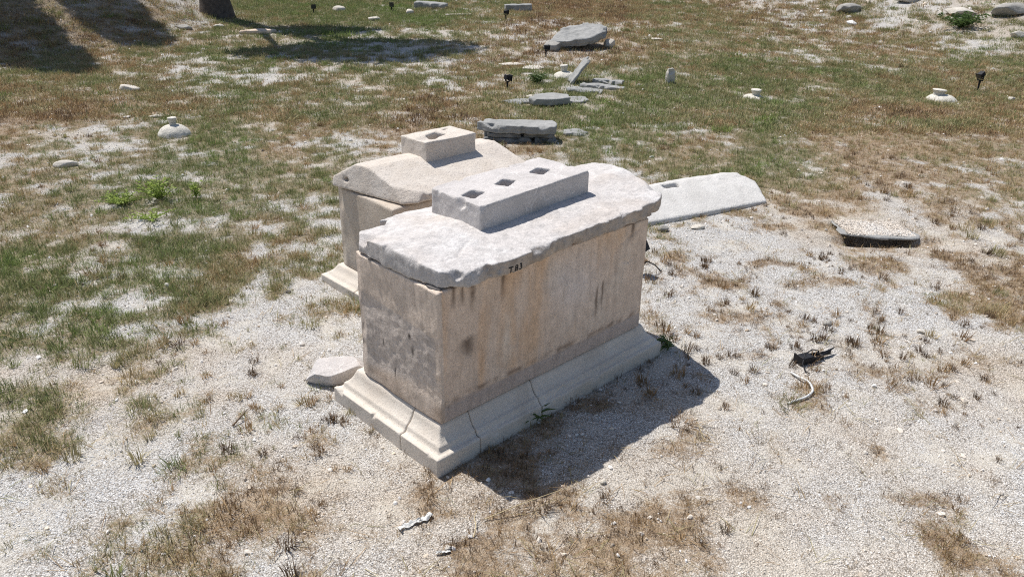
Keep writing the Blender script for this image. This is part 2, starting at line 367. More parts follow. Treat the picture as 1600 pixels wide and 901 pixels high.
def leaf_mat(name, c1, c2, trans=.3):
    t = NT(name); r = t.new('ShaderNodeObjectInfo').outputs['Random']
    v = t.coord(); n = t.noise(v, 3, 3, .6)
    c = t.mix(t.math('ADD', t.math('MULTIPLY', n, .7), t.math('MULTIPLY', r, .3)), c1, c2)
    t.done(c, .6, None, .25)
    tr = t.new('ShaderNodeBsdfTranslucent'); t.put(tr.inputs[0], c)
    mx = t.new('ShaderNodeMixShader'); mx.inputs[0].default_value = trans
    t.l.new(t.b.outputs[0], mx.inputs[1]); t.l.new(tr.outputs[0], mx.inputs[2]); t.l.new(mx.outputs[0], t.out.inputs[0])
    return t.m
M_LEAF = leaf_mat('dark_tree_leaves', (.035, .055, .02), (.07, .10, .035))
M_WEED = leaf_mat('bright_weed_leaves', (.27, .36, .08), (.42, .50, .15), .4)
M_BUSH = leaf_mat('bush_leaves', (.05, .09, .03), (.12, .18, .05))
def grass_mat():
    t = NT('grass_blades'); g = t.attr('tint', 'INSTANCER'); r = t.new('ShaderNodeObjectInfo').outputs['Random']
    f = t.math('ADD', g, t.math('MULTIPLY', t.math('SUBTRACT', r, .5), .34))
    c = t.ramp(f, (.0, (.145, .095, .058)), (.10, (.32, .205, .105)), (.22, (.46, .32, .17)), (.36, (.40, .34, .185)), (.50, (.275, .275, .125)), (.76, (.19, .235, .085)), (1., (.25, .335, .09)))
    c = t.mix(1.0, c, t.ramp(t.noise(t.coord(), 25, 2), (.3, .55), (.7, 1.35)), 'MULTIPLY')
    t.done(c, .65, None, .2)
    tr = t.new('ShaderNodeBsdfTranslucent'); t.put(tr.inputs[0], c)
    mx = t.new('ShaderNodeMixShader'); mx.inputs[0].default_value = .25
    t.l.new(t.b.outputs[0], mx.inputs[1]); t.l.new(tr.outputs[0], mx.inputs[2]); t.l.new(mx.outputs[0], t.out.inputs[0])
    return t.m
M_GRASS = grass_mat()
def gravel_mat():
    t = NT('marble_chips'); r = t.new('ShaderNodeObjectInfo').outputs['Random']; g = t.attr('tint', 'INSTANCER')
    c = t.ramp(r, (.0, (.33, .30, .265)), (.10, (.57, .53, .48)), (.32, (.75, .73, .695)), (.7, (.82, .81, .795)), (1., (.86, .855, .85)))
    c = t.mix(g, c, t.mix(1.0, c, (.90, .77, .62), 'MULTIPLY'))
    return t.done(c, .85, None, .25)
M_CHIPS = gravel_mat()
def ground_mat():
    t = NT('gravel_and_dry_soil'); v = t.coord()
    cov = t.attr('patch'); grn = t.attr('green'); warm = t.attr('warm')
    cell = t.voro(v, 125, out='Color'); dist = t.voro(v, 125)
    lum = t.new('ShaderNodeSeparateColor'); t.put(lum.inputs[0], cell)
    chips = t.ramp(lum.outputs[0], (.0, (.28, .25, .22)), (.2, (.50, .465, .42)), (.6, (.68, .66, .63)), (1., (.79, .775, .75)))
    chips = t.mix(1.0, chips, t.ramp(dist, (.30, 1.0), (.72, .5)), 'MULTIPLY')
    chips = t.mix(warm, chips, t.mix(1.0, chips, (.92, .79, .64), 'MULTIPLY'))
    soil = t.ramp(t.noise(v, 14, 6, .7), (.3, (.16, .11, .07)), (.52, (.31, .225, .145)), (.75, (.54, .45, .34)))
    soilg = t.ramp(t.noise(v, 14, 6, .7), (.3, (.09, .082, .045)), (.55, (.19, .17, .10)), (.8, (.44, .39, .28)))
    soil = t.mix(t.ramp(grn, (.25, 0.0), (.8, .8)), soil, soilg)
    dirt = t.ramp(t.noise(v, 2.6, 7, .72, .3), (.48, 0.0), (.66, .75))
    chips = t.mix(dirt, chips, t.ramp(t.noise(v, 60, 4, .75), (.3, (.45, .40, .325)), (.7, (.72, .68, .605))))
    f = t.math('ADD', cov, t.math('MULTIPLY', t.math('SUBTRACT', t.noise(v, 38, 5, .8), .5), 2.4))
    c = t.mix(t.ramp(f, (.38, 0.0), (.95, .92)), chips, soil)
    lit = t.ramp(t.noise(v, 42, 3, .7), (.60, 0.0), (.72, .5))
    c = t.mix(lit, c, t.mix(cov, (.30, .235, .165), (.40, .31, .19)))
    h = t.math('SUBTRACT', t.math('MULTIPLY', t.noise(v, 30, 5, .7), .8), t.math('MULTIPLY', dist, .6))
    return t.done(c, .95, t.bump(h, .9, .012), .1)
M_GROUND = ground_mat()
# ------------------------------------------------------------------ ground
def graded(lo, hi, a, b, fine, grow=1.045):
    mid = list(np.arange(a, b + 1e-6, fine)); s = fine; x = mid[-1]
    while x < hi: s *= grow; x += s; mid.append(x)
    s = fine; x = a; left = []
    while x > lo: s *= grow; x -= s; left.append(x)
    return np.array(left[::-1] + mid)
gx = graded(-160, 160, -5, 6, .035); gy = graded(-60, 260, 2.2, 10, .035, 1.03)
GX, GY = np.meshgrid(gx, gy)
X, Y = GX.ravel(), GY.ravel()
Z = terrain(X, Y)
for hx, hy, rr, dp in ((1.15, 14.85, .42, .22), (.45, 15.9, .3, .12)):       # small robbed graves between the slabs
    Z = Z - dp * ss(rr, rr * .35, np.hypot(X - hx, (Y - hy) * 1.2))
nx, ny = len(gx), len(gy)
ii = (np.arange(ny - 1)[:, None] * nx + np.arange(nx - 1)[None, :]).ravel()
gme = mesh_np('ground', np.stack([X, Y, Z], 1), np.stack([ii, ii + 1, ii + nx + 1, ii + nx], 1), True)
PATCH = patch(X, Y)
WARM = np.clip(.16 + .9 * fbm(XY(X, Y), 1.1, 51, 3) + .25 * fbm(XY(X, Y), .2, 52, 2), 0, 1)
for nm, arr in (('patch', PATCH), ('green', green_at(X, Y)), ('warm', WARM)):
    at = gme.attributes.new(nm, 'FLOAT', 'POINT'); at.data.foreach_set('value', arr.astype(np.float32))
tag(link('ground', gme, M_GROUND), 'dry field of white marble gravel and thin grass', 'ground', kind='structure')

# ------------------------------------------------------------------ the marble sarcophagus with the painted number
YAW = math.radians(44.4)
ORG = Vector((-.38, 3.58, 0))
def tomb_to_world(a, b): 
    return (ORG.x + a * math.cos(YAW) - b * math.sin(YAW), ORG.y + a * math.sin(YAW) + b * math.cos(YAW))
def profile_height(d, top):
    t = np.clip((d - .050) / .055, 0, 1)
    z = np.where(d < .008, .112 + d * .6, .117)
    z = np.where(d > .038, .152, z)
    return (np.where(d > .050, .152 + (.25 - .152) * (1 - np.sqrt(np.maximum(0, 1 - (t * .97) ** 1.7))) ** .8 / (1 - math.sqrt(1 - .97 ** 1.7)) ** .8, z)) * top / .25
def plinth_block(rect, outer, top, vox, seed, parent, mat, name='plinth_block'):
    x0, x1, y0, y1 = rect; st = .012
    xs = np.linspace(x0, x1, max(3, int((x1 - x0) / st))); ys = np.linspace(y0, y1, max(3, int((y1 - y0) / st)))
    A, B = np.meshgrid(xs, ys)
    d = np.minimum(np.minimum(A - outer[0], outer[1] - A), np.minimum(B - outer[2], outer[3] - B))
    H = profile_height(np.maximum(d, 0), top)
    n, m = len(xs), len(ys)
    V = np.concatenate([np.stack([A.ravel(), B.ravel(), H.ravel()], 1), np.stack([A.ravel(), B.ravel(), np.full(n * m, -.06)], 1)])
    i = (np.arange(m - 1)[:, None] * n + np.arange(n - 1)[None, :]).ravel(); k = n * m
    F = [np.stack([i, i + 1, i + n + 1, i + n], 1), np.stack([i, i + n, i + n + 1, i + 1], 1) + k]
    for e, fl in ((np.arange(n), 0), (np.arange(n) + (m - 1) * n, 1), (np.arange(m) * n, 1), (np.arange(m) * n + n - 1, 0)):
        q = np.stack([e[:-1], e[:-1] + k, e[1:] + k, e[1:]], 1)
        F.append(q if fl == 0 else q[:, ::-1])
    me0 = mesh_np('t', V, np.concatenate(F)); bm = bmesh.new(); bm.from_mesh(me0); bpy.data.meshes.remove(me0)
    bmesh.ops.recalc_face_normals(bm, faces=bm.faces)
    me = weather(solid(bm, vox, chips_for([(outer[0], outer[2]), (outer[1], outer[2]), (outer[1], outer[3]), (outer[0], outer[3])], profile_height(np.array([.004]), top)[0], 26, seed, (.004, .014), (.02, .06)) if vox < .01 else ()), seed, 1, .4, .0018, .12)
    return link(name, me, mat, parent)
def groove(co, pts, axis_a, axis_b, width):
    """distance falloff 0..1 to a polyline drawn in two of the coordinates"""
    p = co[:, [axis_a, axis_b]]; best = np.full(len(co), 9.)
    for (ax, ay), (bx, by) in zip(pts[:-1], pts[1:]):
        a = np.array([ax, ay]); d = np.array([bx - ax, by - ay]); t = np.clip(((p - a) @ d) / (d @ d), 0, 1)
        best = np.minimum(best, np.linalg.norm(p - a - t[:, None] * d, axis=1))
    return np.exp(-(best / width) ** 2)

tomb = empty('sarcophagus', ORG, YAW, 'large stained marble sarcophagus in front with three sockets on its lid and painted number', 'sarcophagus')
outer = (-.105, 1.95, -.095, .95)
for k, rect in enumerate(((-.105, .21, -.095, .245), (-.105, .30, .250, .95), (.214, .718, -.095, .30), (.722, 1.95, -.095, .30), (.305, 1.95, .305, .95))):
    plinth_block(rect, outer, .238, .0075, 40 + k, tomb, M_PLINTH)
def chest_warp(co):
    left = np.exp(-np.maximum(co[:, 0], 0) / .02); front = np.exp(-np.maximum(co[:, 1], 0) / .02)
    co = co.copy()
    grey = ss(.34, .42, co[:, 2]) * ss(.84, .76, co[:, 2]) 
    co[:, 0] += left * (.004 * fbm(co, .05, 77, 3) * (.3 + grey) + .009 * fbm(co, .3, 78, 2) + .004 * grey)
    co[:, 0] += left * .02 * ss(.70, .80, co[:, 1] + .05 * fbm(co, .15, 80, 2))
    co[:, 1] += front * .004 * fbm(co, .25, 79, 3)
    for pts, w, dp in (([(1.47, .74), (1.46, .88), (1.50, .93), (1.60, .965), (1.68, .99)], .011, .010), ([(1.56, .80), (1.565, .92), (1.59, .955)], .012, .009),
                       ([(1.56, .80), (1.60, .785), (1.64, .80), (1.645, .90)], .009, .007), ([(.02, .335), (.5, .345), (1.1, .335), (1.78, .35)], .006, .003)):
        co[:, 1] += front * dp * groove(co, pts, 0, 2, w)
    return co
me = weather(solid(boxbm(0, 1.79, 0, .78, .246, 1.05), .009), 60, 3, 1.3, .0025, .25, warp=chest_warp)
co = get_co(me); N = len(co)
def blend(c, f, to): return c * (1 - f[:, None]) + np.array(to)[None, :] * f[:, None]
a_, b_, z_ = co.T
n1 = fbm(co, .22, 91, 4); n2 = fbm(co, (.10, .10, .55), 92, 3); n3 = fbm(co, .06, 93, 3)
c = np.tile(np.array([.66, .565, .485]), (N, 1))
c = blend(c, ss(-.1, .6, n2), (.67, .505, .365))
c = blend(c, ss(.0, .6, n1) * .8, (.66, .59, .52))
c = blend(c, ss(.95, .1, a_) * ss(.36, .5, z_) * ss(-.35, .4, n2 + n1 * .5) * .6, (.65, .475, .335))
c = blend(c, np.exp(-((a_ - 1.07) / .20) ** 2 - ((z_ - .80) / .17) ** 2 + n1 * .8).clip(0, 1) * .9, (.69, .655, .645))
c = blend(c, np.exp(-((a_ - .50) / .04) ** 2 - ((z_ - .62) / .16) ** 2 + n3 * .8).clip(0, 1) * .8, (.70, .64, .57))
low = ss(.365, .345, z_ + .012 * n1)
c = blend(c, low, (.47, .42, .395)); c = blend(c, low * ss(.1, .7, n1) * .7, (.41, .37, .35))
c = blend(c, np.exp(-((z_ - .372) / .018) ** 2) * ss(-.4, .4, n3), (.30, .235, .19))
for sa, zt, zl, w in ((.105, 1.05, .13, .014), (.165, 1.04, .10, .010), (.235, 1.05, .16, .020), (.46, 1.04, .14, .018), (1.29, .68, .17, .012), (1.345, .70, .14, .010), (.20, .72, .10, .05), (1.62, 1.05, .10, .02)):
    f = np.exp(-((a_ - sa + .01 * n3) / w) ** 2) * ss(zt - zl * 1.5, zt - zl * .3, z_ + .04 * n1) * ss(zt + .03, zt - .01, z_ + .04 * n3) * ss(-.55, .1, n3 + .4) * (b_ < .1)
    c = blend(c, f.clip(0, 1) * .9, (.17, .13, .105))
left = (a_ < .03)
cl = np.tile(np.array([.63, .565, .505]), (N, 1)); cl = blend(cl, ss(0, .6, n1), (.57, .51, .455))
grey = ss(.805, .79, z_ - .09 * (b_ - .4) + .01 * n1) * ss(.36, .42, z_ + .16 * (b_ - .4) + .02 * n1) * ss(.03, .06, b_ + .02 * n3)
cl = blend(cl, grey * .9, (.49, .46, .44)); cl = blend(cl, grey * ss(.0, .7, n1) * .5, (.41, .39, .38))
cl = blend(cl, ss(.40, .34, z_ + .16 * (b_ - .4)) * ss(-.5, .3, n1), (.44, .375, .32))
cl = blend(cl, grey * ss(.42, .62, n3) * ss(.2, .5, b_) * .8, (.66, .63, .60))
for pb, pz, rb, rz in ((.26, .70, .016, .018), (.24, .615, .014, .034), (.52, .56, .006, .03), (.42, .40, .006, .03)):
    cl = blend(cl, np.exp(-((b_ - pb) / rb) ** 2 - ((z_ - pz) / rz) ** 2 + n3 * .6).clip(0, 1) * (np.exp(-((b_ - pb) / rb) ** 2 - ((z_ - pz) / rz) ** 2) > .15), (.05, .045, .045))
cl = blend(cl, ss(.70, .75, b_ + .02 * n3) * .7, (.50, .45, .41))
c[left] = cl[left]
paint(me, c * [1.12, 1.04, .96])
chest = link('chest', me, M_CHEST, tomb)
chest['label'] = 'tan stained chest with grey pecked end'

LID1 = [(.005, .72), (-.01, .46), (.0, .23), (.035, .03), (.15, -.075), (.30, -.085), (.45, -.10), (.72, -.088), (.98, -.075), (1.3, -.085), (1.60, -.088), (1.80, -.065), (1.90, .00), (1.955, .12), (2.03, .36), (2.10, .62), (2.08, .76),
        (1.8, .83), (1.1, .88), (.75, .91), (.50, .92), (.27, .885), (.30, .85), (.24, .79), (.07, .80)]
def lid_warp(co):
    co = co.copy(); t = np.clip(co[:, 2] / .08, 0, 1)
    ridge = .050 * np.clip(1 - np.abs(co[:, 1] - .42) / .5, 0, 1)
    drop = 0
    edge = .026 * fbm(co, .09, 203, 4) * (1 - .92 * np.exp(-((co[:, 0] - .485) / .10) ** 4)) * ss(.02, -.06, co[:, 1])
    co[:, 1] += edge
    fl = groove(co, [(.42, .22), (.30, .16), (.22, .10), (.12, .11)], 0, 1, .008) + groove(co, [(.02, .62), (.16, .66), (.26, .78)], 0, 1, .016) * 1.5
    co[:, 2] += t * (ridge + drop) - .006 * fl * (t > .5) + 1.060 + .027 * np.maximum(co[:, 0], 0)
    return co
me = weather(solid(prism(LID1, 0, .080), .0085, chips_for(LID1, .08, 22, 73, (.003, .017), (.03, .13), (.48, -.10))), 70, 1, 2.0, .0045, .045, .006, .3, lid_warp)
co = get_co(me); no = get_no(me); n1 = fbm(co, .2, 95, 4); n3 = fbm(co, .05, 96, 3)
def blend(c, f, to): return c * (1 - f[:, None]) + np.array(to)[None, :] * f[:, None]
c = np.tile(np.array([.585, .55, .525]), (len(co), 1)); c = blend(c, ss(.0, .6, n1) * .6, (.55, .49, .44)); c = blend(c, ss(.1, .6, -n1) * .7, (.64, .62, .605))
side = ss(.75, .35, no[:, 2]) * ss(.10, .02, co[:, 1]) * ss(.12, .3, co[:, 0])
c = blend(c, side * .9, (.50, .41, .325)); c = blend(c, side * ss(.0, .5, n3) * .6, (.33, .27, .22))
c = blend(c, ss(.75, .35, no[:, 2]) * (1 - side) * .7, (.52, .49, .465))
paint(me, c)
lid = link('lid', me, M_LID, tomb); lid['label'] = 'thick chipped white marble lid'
lid_bvh = BVHTree.FromPolygons([v.co for v in me.vertices], [p.vertices[:] for p in me.polygons])
def rect(cx, cy, w, d, ang=0, jit=0):
    ca, sa = math.cos(ang), math.sin(ang)
    return [(cx + u * ca - v * sa, cy + u * sa + v * ca) for u, v in ((-w / 2, -d / 2), (w / 2, -d / 2), (w / 2, d / 2), (-w / 2, d / 2))]
def block_warp(co):
    co = co.copy(); co[:, 2] += .030 * co[:, 0]; return co
cut = [prism(rect(a, b, .125, .092, q), 1.16, 1.6) for a, b, q in ((.655, .465, .3), (.935, .485, .35), (1.265, .51, .3))]
me = weather(solid(prism([(.53, .26), (1.49, .285), (1.48, .735), (.545, .735)], 1.10, 1.318), .0085, cut + chips_for([(.53, .26), (1.49, .285), (1.48, .735), (.545, .735)], 1.318, 14, 76, (.003, .014), (.02, .08))), 75, 2, 2.4, .004, .06, .005, .25, block_warp)
blk = link('socket_block', me, M_BLOCK, lid); blk['label'] = 'raised grey block with three square sockets'
for k, (a, b, z, dims, rz) in enumerate(((.085, .085, 1.046, (.16, .15, .018), .4), (1.73, .05, 1.046, (.17, .12, .05), .1), (1.70, .07, 1.09, (.15, .1, .03), .3), (1.5, .04, 1.048, (.30, .07, .035), .0), (.06, .60, 1.045, (.12, .12, .022), .2), (1.68, .62, 1.046, (.2, .2, .075), .2), (1.0, .40, 1.046, (.3, .3, .05), .2))):
    w = link('wedge_stone', rock_mesh(dims, 300 + k, 3), M_DARKSLATE, tomb); w.location = (a, b, z); w.rotation_euler.z = rz
# the inventory number painted on the lid's edge
def glyph(ch):
    cu = bpy.data.curves.new('t', 'FONT'); cu.body = ch; cu.size = .052; cu.offset = .0011
    to = bpy.data.objects.new('t', cu); COL.objects.link(to)
    dg = bpy.context.evaluated_depsgraph_get(); dg.update()
    m = bpy.data.meshes.new_from_object(to.evaluated_get(dg), depsgraph=dg); bpy.data.objects.remove(to); bpy.data.curves.remove(cu); return m
def on_lid_edge(me, a0, z0):
    bm = bmesh.new(); bm.from_mesh(me); bmesh.ops.triangulate(bm, faces=bm.faces)
    for _ in range(3):
        bmesh.ops.subdivide_edges(bm, edges=[e for e in bm.edges if e.calc_length() > .006], cuts=1)
        bmesh.ops.triangulate(bm, faces=bm.faces)
    for v in bm.verts:
        a, z = a0 + v.co.x, z0 + v.co.y + .030 * (a0 + v.co.x - .4)
        hit = lid_bvh.ray_cast(Vector((a, -.5, z)), Vector((0, 1, 0)))
        v.co = (a, (hit[0].y if hit[0] is not None else -.09) - .0016, z)
    bm.to_mesh(me); bm.free(); me.update(); return me
link('painted_letter', on_lid_edge(glyph('T'), .410, 1.073), M_PAINT, lid)
link('painted_digit', on_lid_edge(glyph('8'), .453, 1.073), M_PAINT, lid)
link('painted_digit', on_lid_edge(glyph('3'), .485, 1.074), M_PAINT, lid)
lm = mesh_np('underline', [(0, 0, 0), (.07, 0, 0), (.07, .006, 0), (0, .006, 0)], [(0, 1, 2, 3)])
link('painted_line', on_lid_edge(lm, .448, 1.066), M_WPAINT, lid)

# ------------------------------------------------------------------ second sarcophagus behind it
tx, ty = tomb_to_world(.95, 1.70)
tomb2 = empty('sarcophagus', (tx, ty, 0), YAW, 'smaller cream sarcophagus behind, with gabled lid and broken socket on top', 'sarcophagus')
out2 = (-.13, 1.56, -.11, .93)
for k, rc in enumerate(((-.13, .4, -.11, .42), (-.13, .4, .424, .93), (.404, 1.56, -.11, .93))):
    plinth_block(rc, out2, .18, .013, 140 + k, tomb2, M_PLINTH)
def chest2_warp(co):
    co = co.copy(); lf = np.exp(-np.maximum(co[:, 0], 0) / .02)
    co[:, 0] += lf * (.012 * fbm(co, .3, 178, 2) + .03 * ss(.70, .82, co[:, 1] + .05 * fbm(co, .15, 180, 2)))
    return co
link('chest', weather(solid(boxbm(0, 1.43, 0, .80, .18, .865), .015), 160, 5, 1.0, .003, .2, warp=chest2_warp), M_CHEST_B, tomb2)
prof = [(-.05, .872), (.775, .872), (.775, .955), (.56, 1.085), (.40, 1.085), (-.05, .93)]
bm = bmesh.new(); A0 = [bm.verts.new((-.06, b, z)) for b, z in prof]; A1 = [bm.verts.new((1.48, b, z)) for b, z in prof]
bm.faces.new(A0); bm.faces.new(A1[::-1])
for i in range(6): bm.faces.new((A0[i], A1[i], A1[(i + 1) % 6], A0[(i + 1) % 6]))
bmesh.ops.recalc_face_normals(bm, faces=bm.faces)
def halfspace(p, q, r, inside, big=1.5):
    """a big box filling the far side of the plane through p, q, r from the point inside"""
    p, q, r = Vector(p), Vector(q), Vector(r); n = (q - p).cross(r - p).normalized()
    if n.dot(Vector(inside) - p) > 0: n = -n
    b = boxbm(-big, big, -big, big, 0, big)
    b.transform(Matrix.Translation(p) @ n.to_track_quat('Z', 'Y').to_matrix().to_4x4()); return b
broken = [halfspace((.06, .44, 1.09), (.10, -.05, .90), (-.045, .78, .90), (.8, .4, 1)), halfspace((.10, .02, .90), (.24, -.05, .90), (.16, .10, 1.0), (.8, .4, 1)),
          halfspace((1.40, .42, 1.11), (1.47, -.05, .93), (1.44, .1, .86), (.5, .4, 1)), boxbm(-.1, .075, .60, .65, .935, .965)]
def lid2_warp(co):
    co = co.copy(); s = np.clip((co[:, 1] + .05) / .43, 0, 1)
    co[:, 2] -= .003 * np.sin(np.pi * s) * (co[:, 1] < .38) * (co[:, 2] > .93)
    return co
me = weather(solid(bm, .0105, broken + chips_for([(0, -.05), (1.48, -.05), (1.48, .84), (-.05, .84)], .935, 14, 171, (.004, .025), (.03, .1))), 170, 2, 2.0, .0035, .05, .003, .4, lid2_warp)
lid2 = link('lid', me, M_LID_B, tomb2)
crater = bmesh.new(); bmesh.ops.create_icosphere(crater, subdivisions=3, radius=.085, matrix=Matrix.Translation((.68, .44, 1.24)) @ Matrix.Diagonal((1.5, 1.0, .6, 1)))
me = weather(solid(boxbm(.57, 1.10, .32, .66, .95, 1.215), .010, [prism(rect(.80, .48, .15, .12, .25), 1.06, 1.5), prism(rect(.98, .58, .08, .03, .25), 1.17, 1.5), crater]), 175, 3, 1.8, .006, .08, .008, .3)
link('socket_block', me, M_LID_B, lid2)['label'] = 'cream block with broken hole in its top'

# ------------------------------------------------------------------ other worked stones
def slab(name, outline, thick, loc, rot, mat, label, seed, vox=.014, cat='stone slab', group=None, cutters=(), amp=.008, rnd=2, warp=None, sink=.01, z=None, big=.012, strata=.010, nch=8):
    """outline in metres round the slab's own origin; rests on the ground at loc"""
    r = np.random.default_rng(seed); fine = []
    for i, (x0, y0) in enumerate(outline):
        x1, y1 = outline[(i + 1) % len(outline)]; L = math.hypot(x1 - x0, y1 - y0); k = max(1, int(L / .09)); j = min(.022, L * .06)
        fine += [(x0 + (x1 - x0) * q / k + r.normal() * j * (q > 0), y0 + (y1 - y0) * q / k + r.normal() * j * (q > 0)) for q in range(k)]
    coarse = outline; outline = fine
    me = weather(solid(prism(outline, 0, thick), vox, list(cutters) + chips_for(coarse, thick, nch, seed, (.006, .03), (.05, .16))), seed, rnd, 1.8, amp, .09, big, .4, warp, strata)
    o = link(name, me, mat); x, y = loc
    o.location = (x, y, (tz(x, y) - sink) if z is None else z); o.rotation_euler = rot
    return tag(o, label, cat, group)
# toppled lid half with rectangular socket to the right
FD = Vector((.863, .505)); FN = Vector((-.505, .863)); F0 = Vector((1.40, 7.63))
pts = [(-.35, 0), (1.73, -.03), (1.93, .36), (1.86, .60), (1.70, .72), (.3, .70), (-.35, .69)]
def flat_warp(co):
    co = co.copy(); t = np.clip(co[:, 2] / .07, 0, 1); co[:, 2] += t * (np.minimum(.15 * co[:, 1] / .6, .15) + .012 * np.clip(1 - ((co[:, 1] - .33) / .36) ** 2, 0, 1)) - .03; return co
me = weather(solid(prism(pts, 0, .07), .015, [prism(rect(.775, .555, .21, .078, -.10), -.2, .5)]), 210, 2, 1.2, .004, .06, .006, .5, flat_warp)
o = link('lid_slab', me, M_FLATSLAB); o.location = (F0.x, F0.y, tz(1.9, 8.1) + .005); o.rotation_euler.z = math.atan2(FD.y, FD.x)
tag(o, 'white pecked marble slab with one rectangular socket lying behind the sarcophagus', 'stone slab')
# marble fragment by the plinth
def rock(name, x, y, dims, mat, label, seed, rz=0, sink=.15, cat='stone', group=None, sub=4, cuts=7, amp=.09):
    o = link(name, rock_mesh(dims, seed, sub, cuts, amp), mat); o.location = (x, y, tz(x, y) - dims[2] * sink); o.rotation_euler.z = rz
    return tag(o, label, cat, group)
rock('marble_fragment', -1.16, 4.46, (.42, .26, .155), M_BLOCK, 'broken white marble chunk leaning against the left of the plinth', 221, .45, .12, 'stone fragment', None, 5, 14, .16)
# slab pile beyond the second sarcophagus
pile = 'slabs stacked behind the second sarcophagus'
slab('stone_slab', [(-.62, -.02), (-.3, -.23), (.52, -.22), (.56, .0), (.50, .22), (-.45, .24)], .115, (.06, 11.32), (0, .012, .02), M_SCHIST_L, 'thick grey slab on top of the stone pile behind the second sarcophagus', 230, group=pile, z=.135)
slab('stone_slab', [(-.55, -.2), (-.02, -.21), (.0, .2), (-.55, .22)], .066, (.08, 11.33), (0, 0, .01), M_SCHIST, 'left slab in the middle layer of the grey stone pile', 231, group=pile, z=.068)
slab('stone_slab', [(.03, -.2), (.50, -.21), (.53, .2), (.03, .2)], .064, (.09, 11.32), (0, 0, .02), M_SCHIST, 'right slab in the middle layer of the grey stone pile', 232, group=pile, z=.069)
slab('stone_slab', [(-.5, -.2), (.18, -.19), (.17, .2), (-.52, .2)], .08, (.06, 11.31), (0, 0, .0), M_SCHIST, 'left slab at the bottom of the grey stone pile', 233, group=pile, z=-.012)
slab('stone_slab', [(.21, -.2), (.54, -.2), (.52, .2), (.2, .18)], .08, (.08, 11.30), (0, 0, .02), M_SCHIST, 'right slab at the bottom of the grey stone pile', 234, group=pile, z=-.012)
slab('stone_slab', [(-.2, -.16), (.1, -.18), (.24, -.02), (.12, .16), (-.16, .17)], .05, (.92, 11.75), (0, .03, .3), M_SCHIST_L, 'small pale slab lying flat right of the grey stone pile', 235)
# grave slabs in the middle distance
mid = 'slabs of the opened graves'
slab('stone_slab', [(-.38, -.05), (-.30, -.22), (.12, -.27), (.36, -.17), (.37, .10), (.1, .27), (-.25, .22)], .12, (.60, 14.0), (.02, -.02, .1), M_SCHIST_L, 'rounded thick grey slab nearest the opened graves', 240, group=mid, sink=-.03)
slab('stone_slab', [(-.45, -.02), (-.1, -.2), (.2, -.1), (.2, .2), (-.1, .22)], .05, (.16, 14.1), (0, .02, .1), M_SCHIST_L, 'flat pointed slab at the left of the opened graves', 241, group=mid)
slab('stone_slab', [(-.3, -.2), (.15, -.28), (.36, -.1), (.3, .2), (-.2, .25)], .06, (.98, 14.3), (.03, 0, .2), M_SCHIST_L, 'flat grey slab right behind the rounded thick slab', 242, group=mid)
slab('stone_slab', [(-.3, -.1), (.2, -.12), (.3, .1), (-.2, .14)], .04, (.45, 14.62), (0, 0, .1), M_ROCK, 'thin pale slab farthest back behind the rounded thick slab', 243, group=mid)
for k, (x, y, w, d, rz, t, lb) in enumerate(((1.88, 16.05, .62, .24, -.30, .10, 'farthest of three long slabs beside the leaning slab'), (1.72, 15.62, .88, .26, -.26, .07, 'middle one of three long slabs beside the leaning slab'), (1.36, 15.25, .66, .34, -.25, .06, 'nearest of three long slabs beside the leaning slab'))):
    slab('long_slab', rect(0, 0, w, d), t, (x, y), (0, .04, rz), M_SCHIST_L, lb, 250 + k, group='three long slabs in a row', rnd=3)
slab('leaning_slab', rect(.30, 0, .62, .42), .055, (1.12, 16.15), (0, math.radians(-52), math.radians(8)), M_SCHIST_L, 'thin grey slab standing tilted beside a domed stone', 256, rnd=3, cat='stone slab')
# capstone over the dark grave on the right
slab('capstone', [(-.42, .02), (-.30, -.04), (.0, -.075), (.24, -.07), (.36, -.03), (.41, .05), (.40, .46), (.1, .5), (-.38, .46)], .024, (3.78, 7.43), (-.01, .02, -.03), M_SCHIST_L, 'flat grey capstone over a dark open grave on the right', 260, z=-.016, nch=0, strata=.004)
# big rough slab near the far grass and its neighbours
slab('rough_slab', [(-.80, -.30), (-.55, .15), (.0, .62), (.45, .60), (.78, .22), (.68, -.20), (.1, -.52), (-.35, -.50)], .15, (1.55, 20.3), (math.radians(13), math.radians(-8), .1), M_SCHIST_L, 'big rough grey slab propped up on the far dry grass', 265, .022, amp=.03, big=.07, strata=.03, z=tz(1.55, 20.3) + .20)
rock('grey_stone', .92, 19.8, (.50, .34, .26), M_ROCK_G, 'grey stone under the left end of the big rough slab', 270, .2)
rock('white_stone', 2.36, 20.35, (.30, .26, .24), M_ROCK, 'small white stone under the right end of the big rough slab', 271)
rock('grey_stone', 1.60, 20.6, (.7, .4, .36), M_ROCK_G, 'dark prop stone in the shade under the big rough slab', 272)
slab('stone_slab', rect(0, 0, 1.05, .5), .2, (-2.85, 27.1), (0, .05, -.1), M_SCHIST_L, 'grey block lying at the far edge left of centre', 280, .03)
slab('stone_slab', rect(0, 0, .88, .4), .22, (.05, 26.8), (0, -.03, .1), M_SCHIST_L, 'long grey block lying at the far edge behind a spotlight', 281, .03)
slab('stone_slab', rect(0, 0, .8, .35), .05, (-1.85, 25.5), (0, 0, .2), M_ROCK, 'thin pale slab flat in the far grass left of centre', 282, .025)
slab('stone_slab', [(-.5, -.2), (.2, -.25), (.5, .1), (.0, .3)], .10, (-6.9, 21.6), (0, 0, .1), M_ROCK_O, 'low ochre and white flat stone beside the tree shadow', 283, .03)

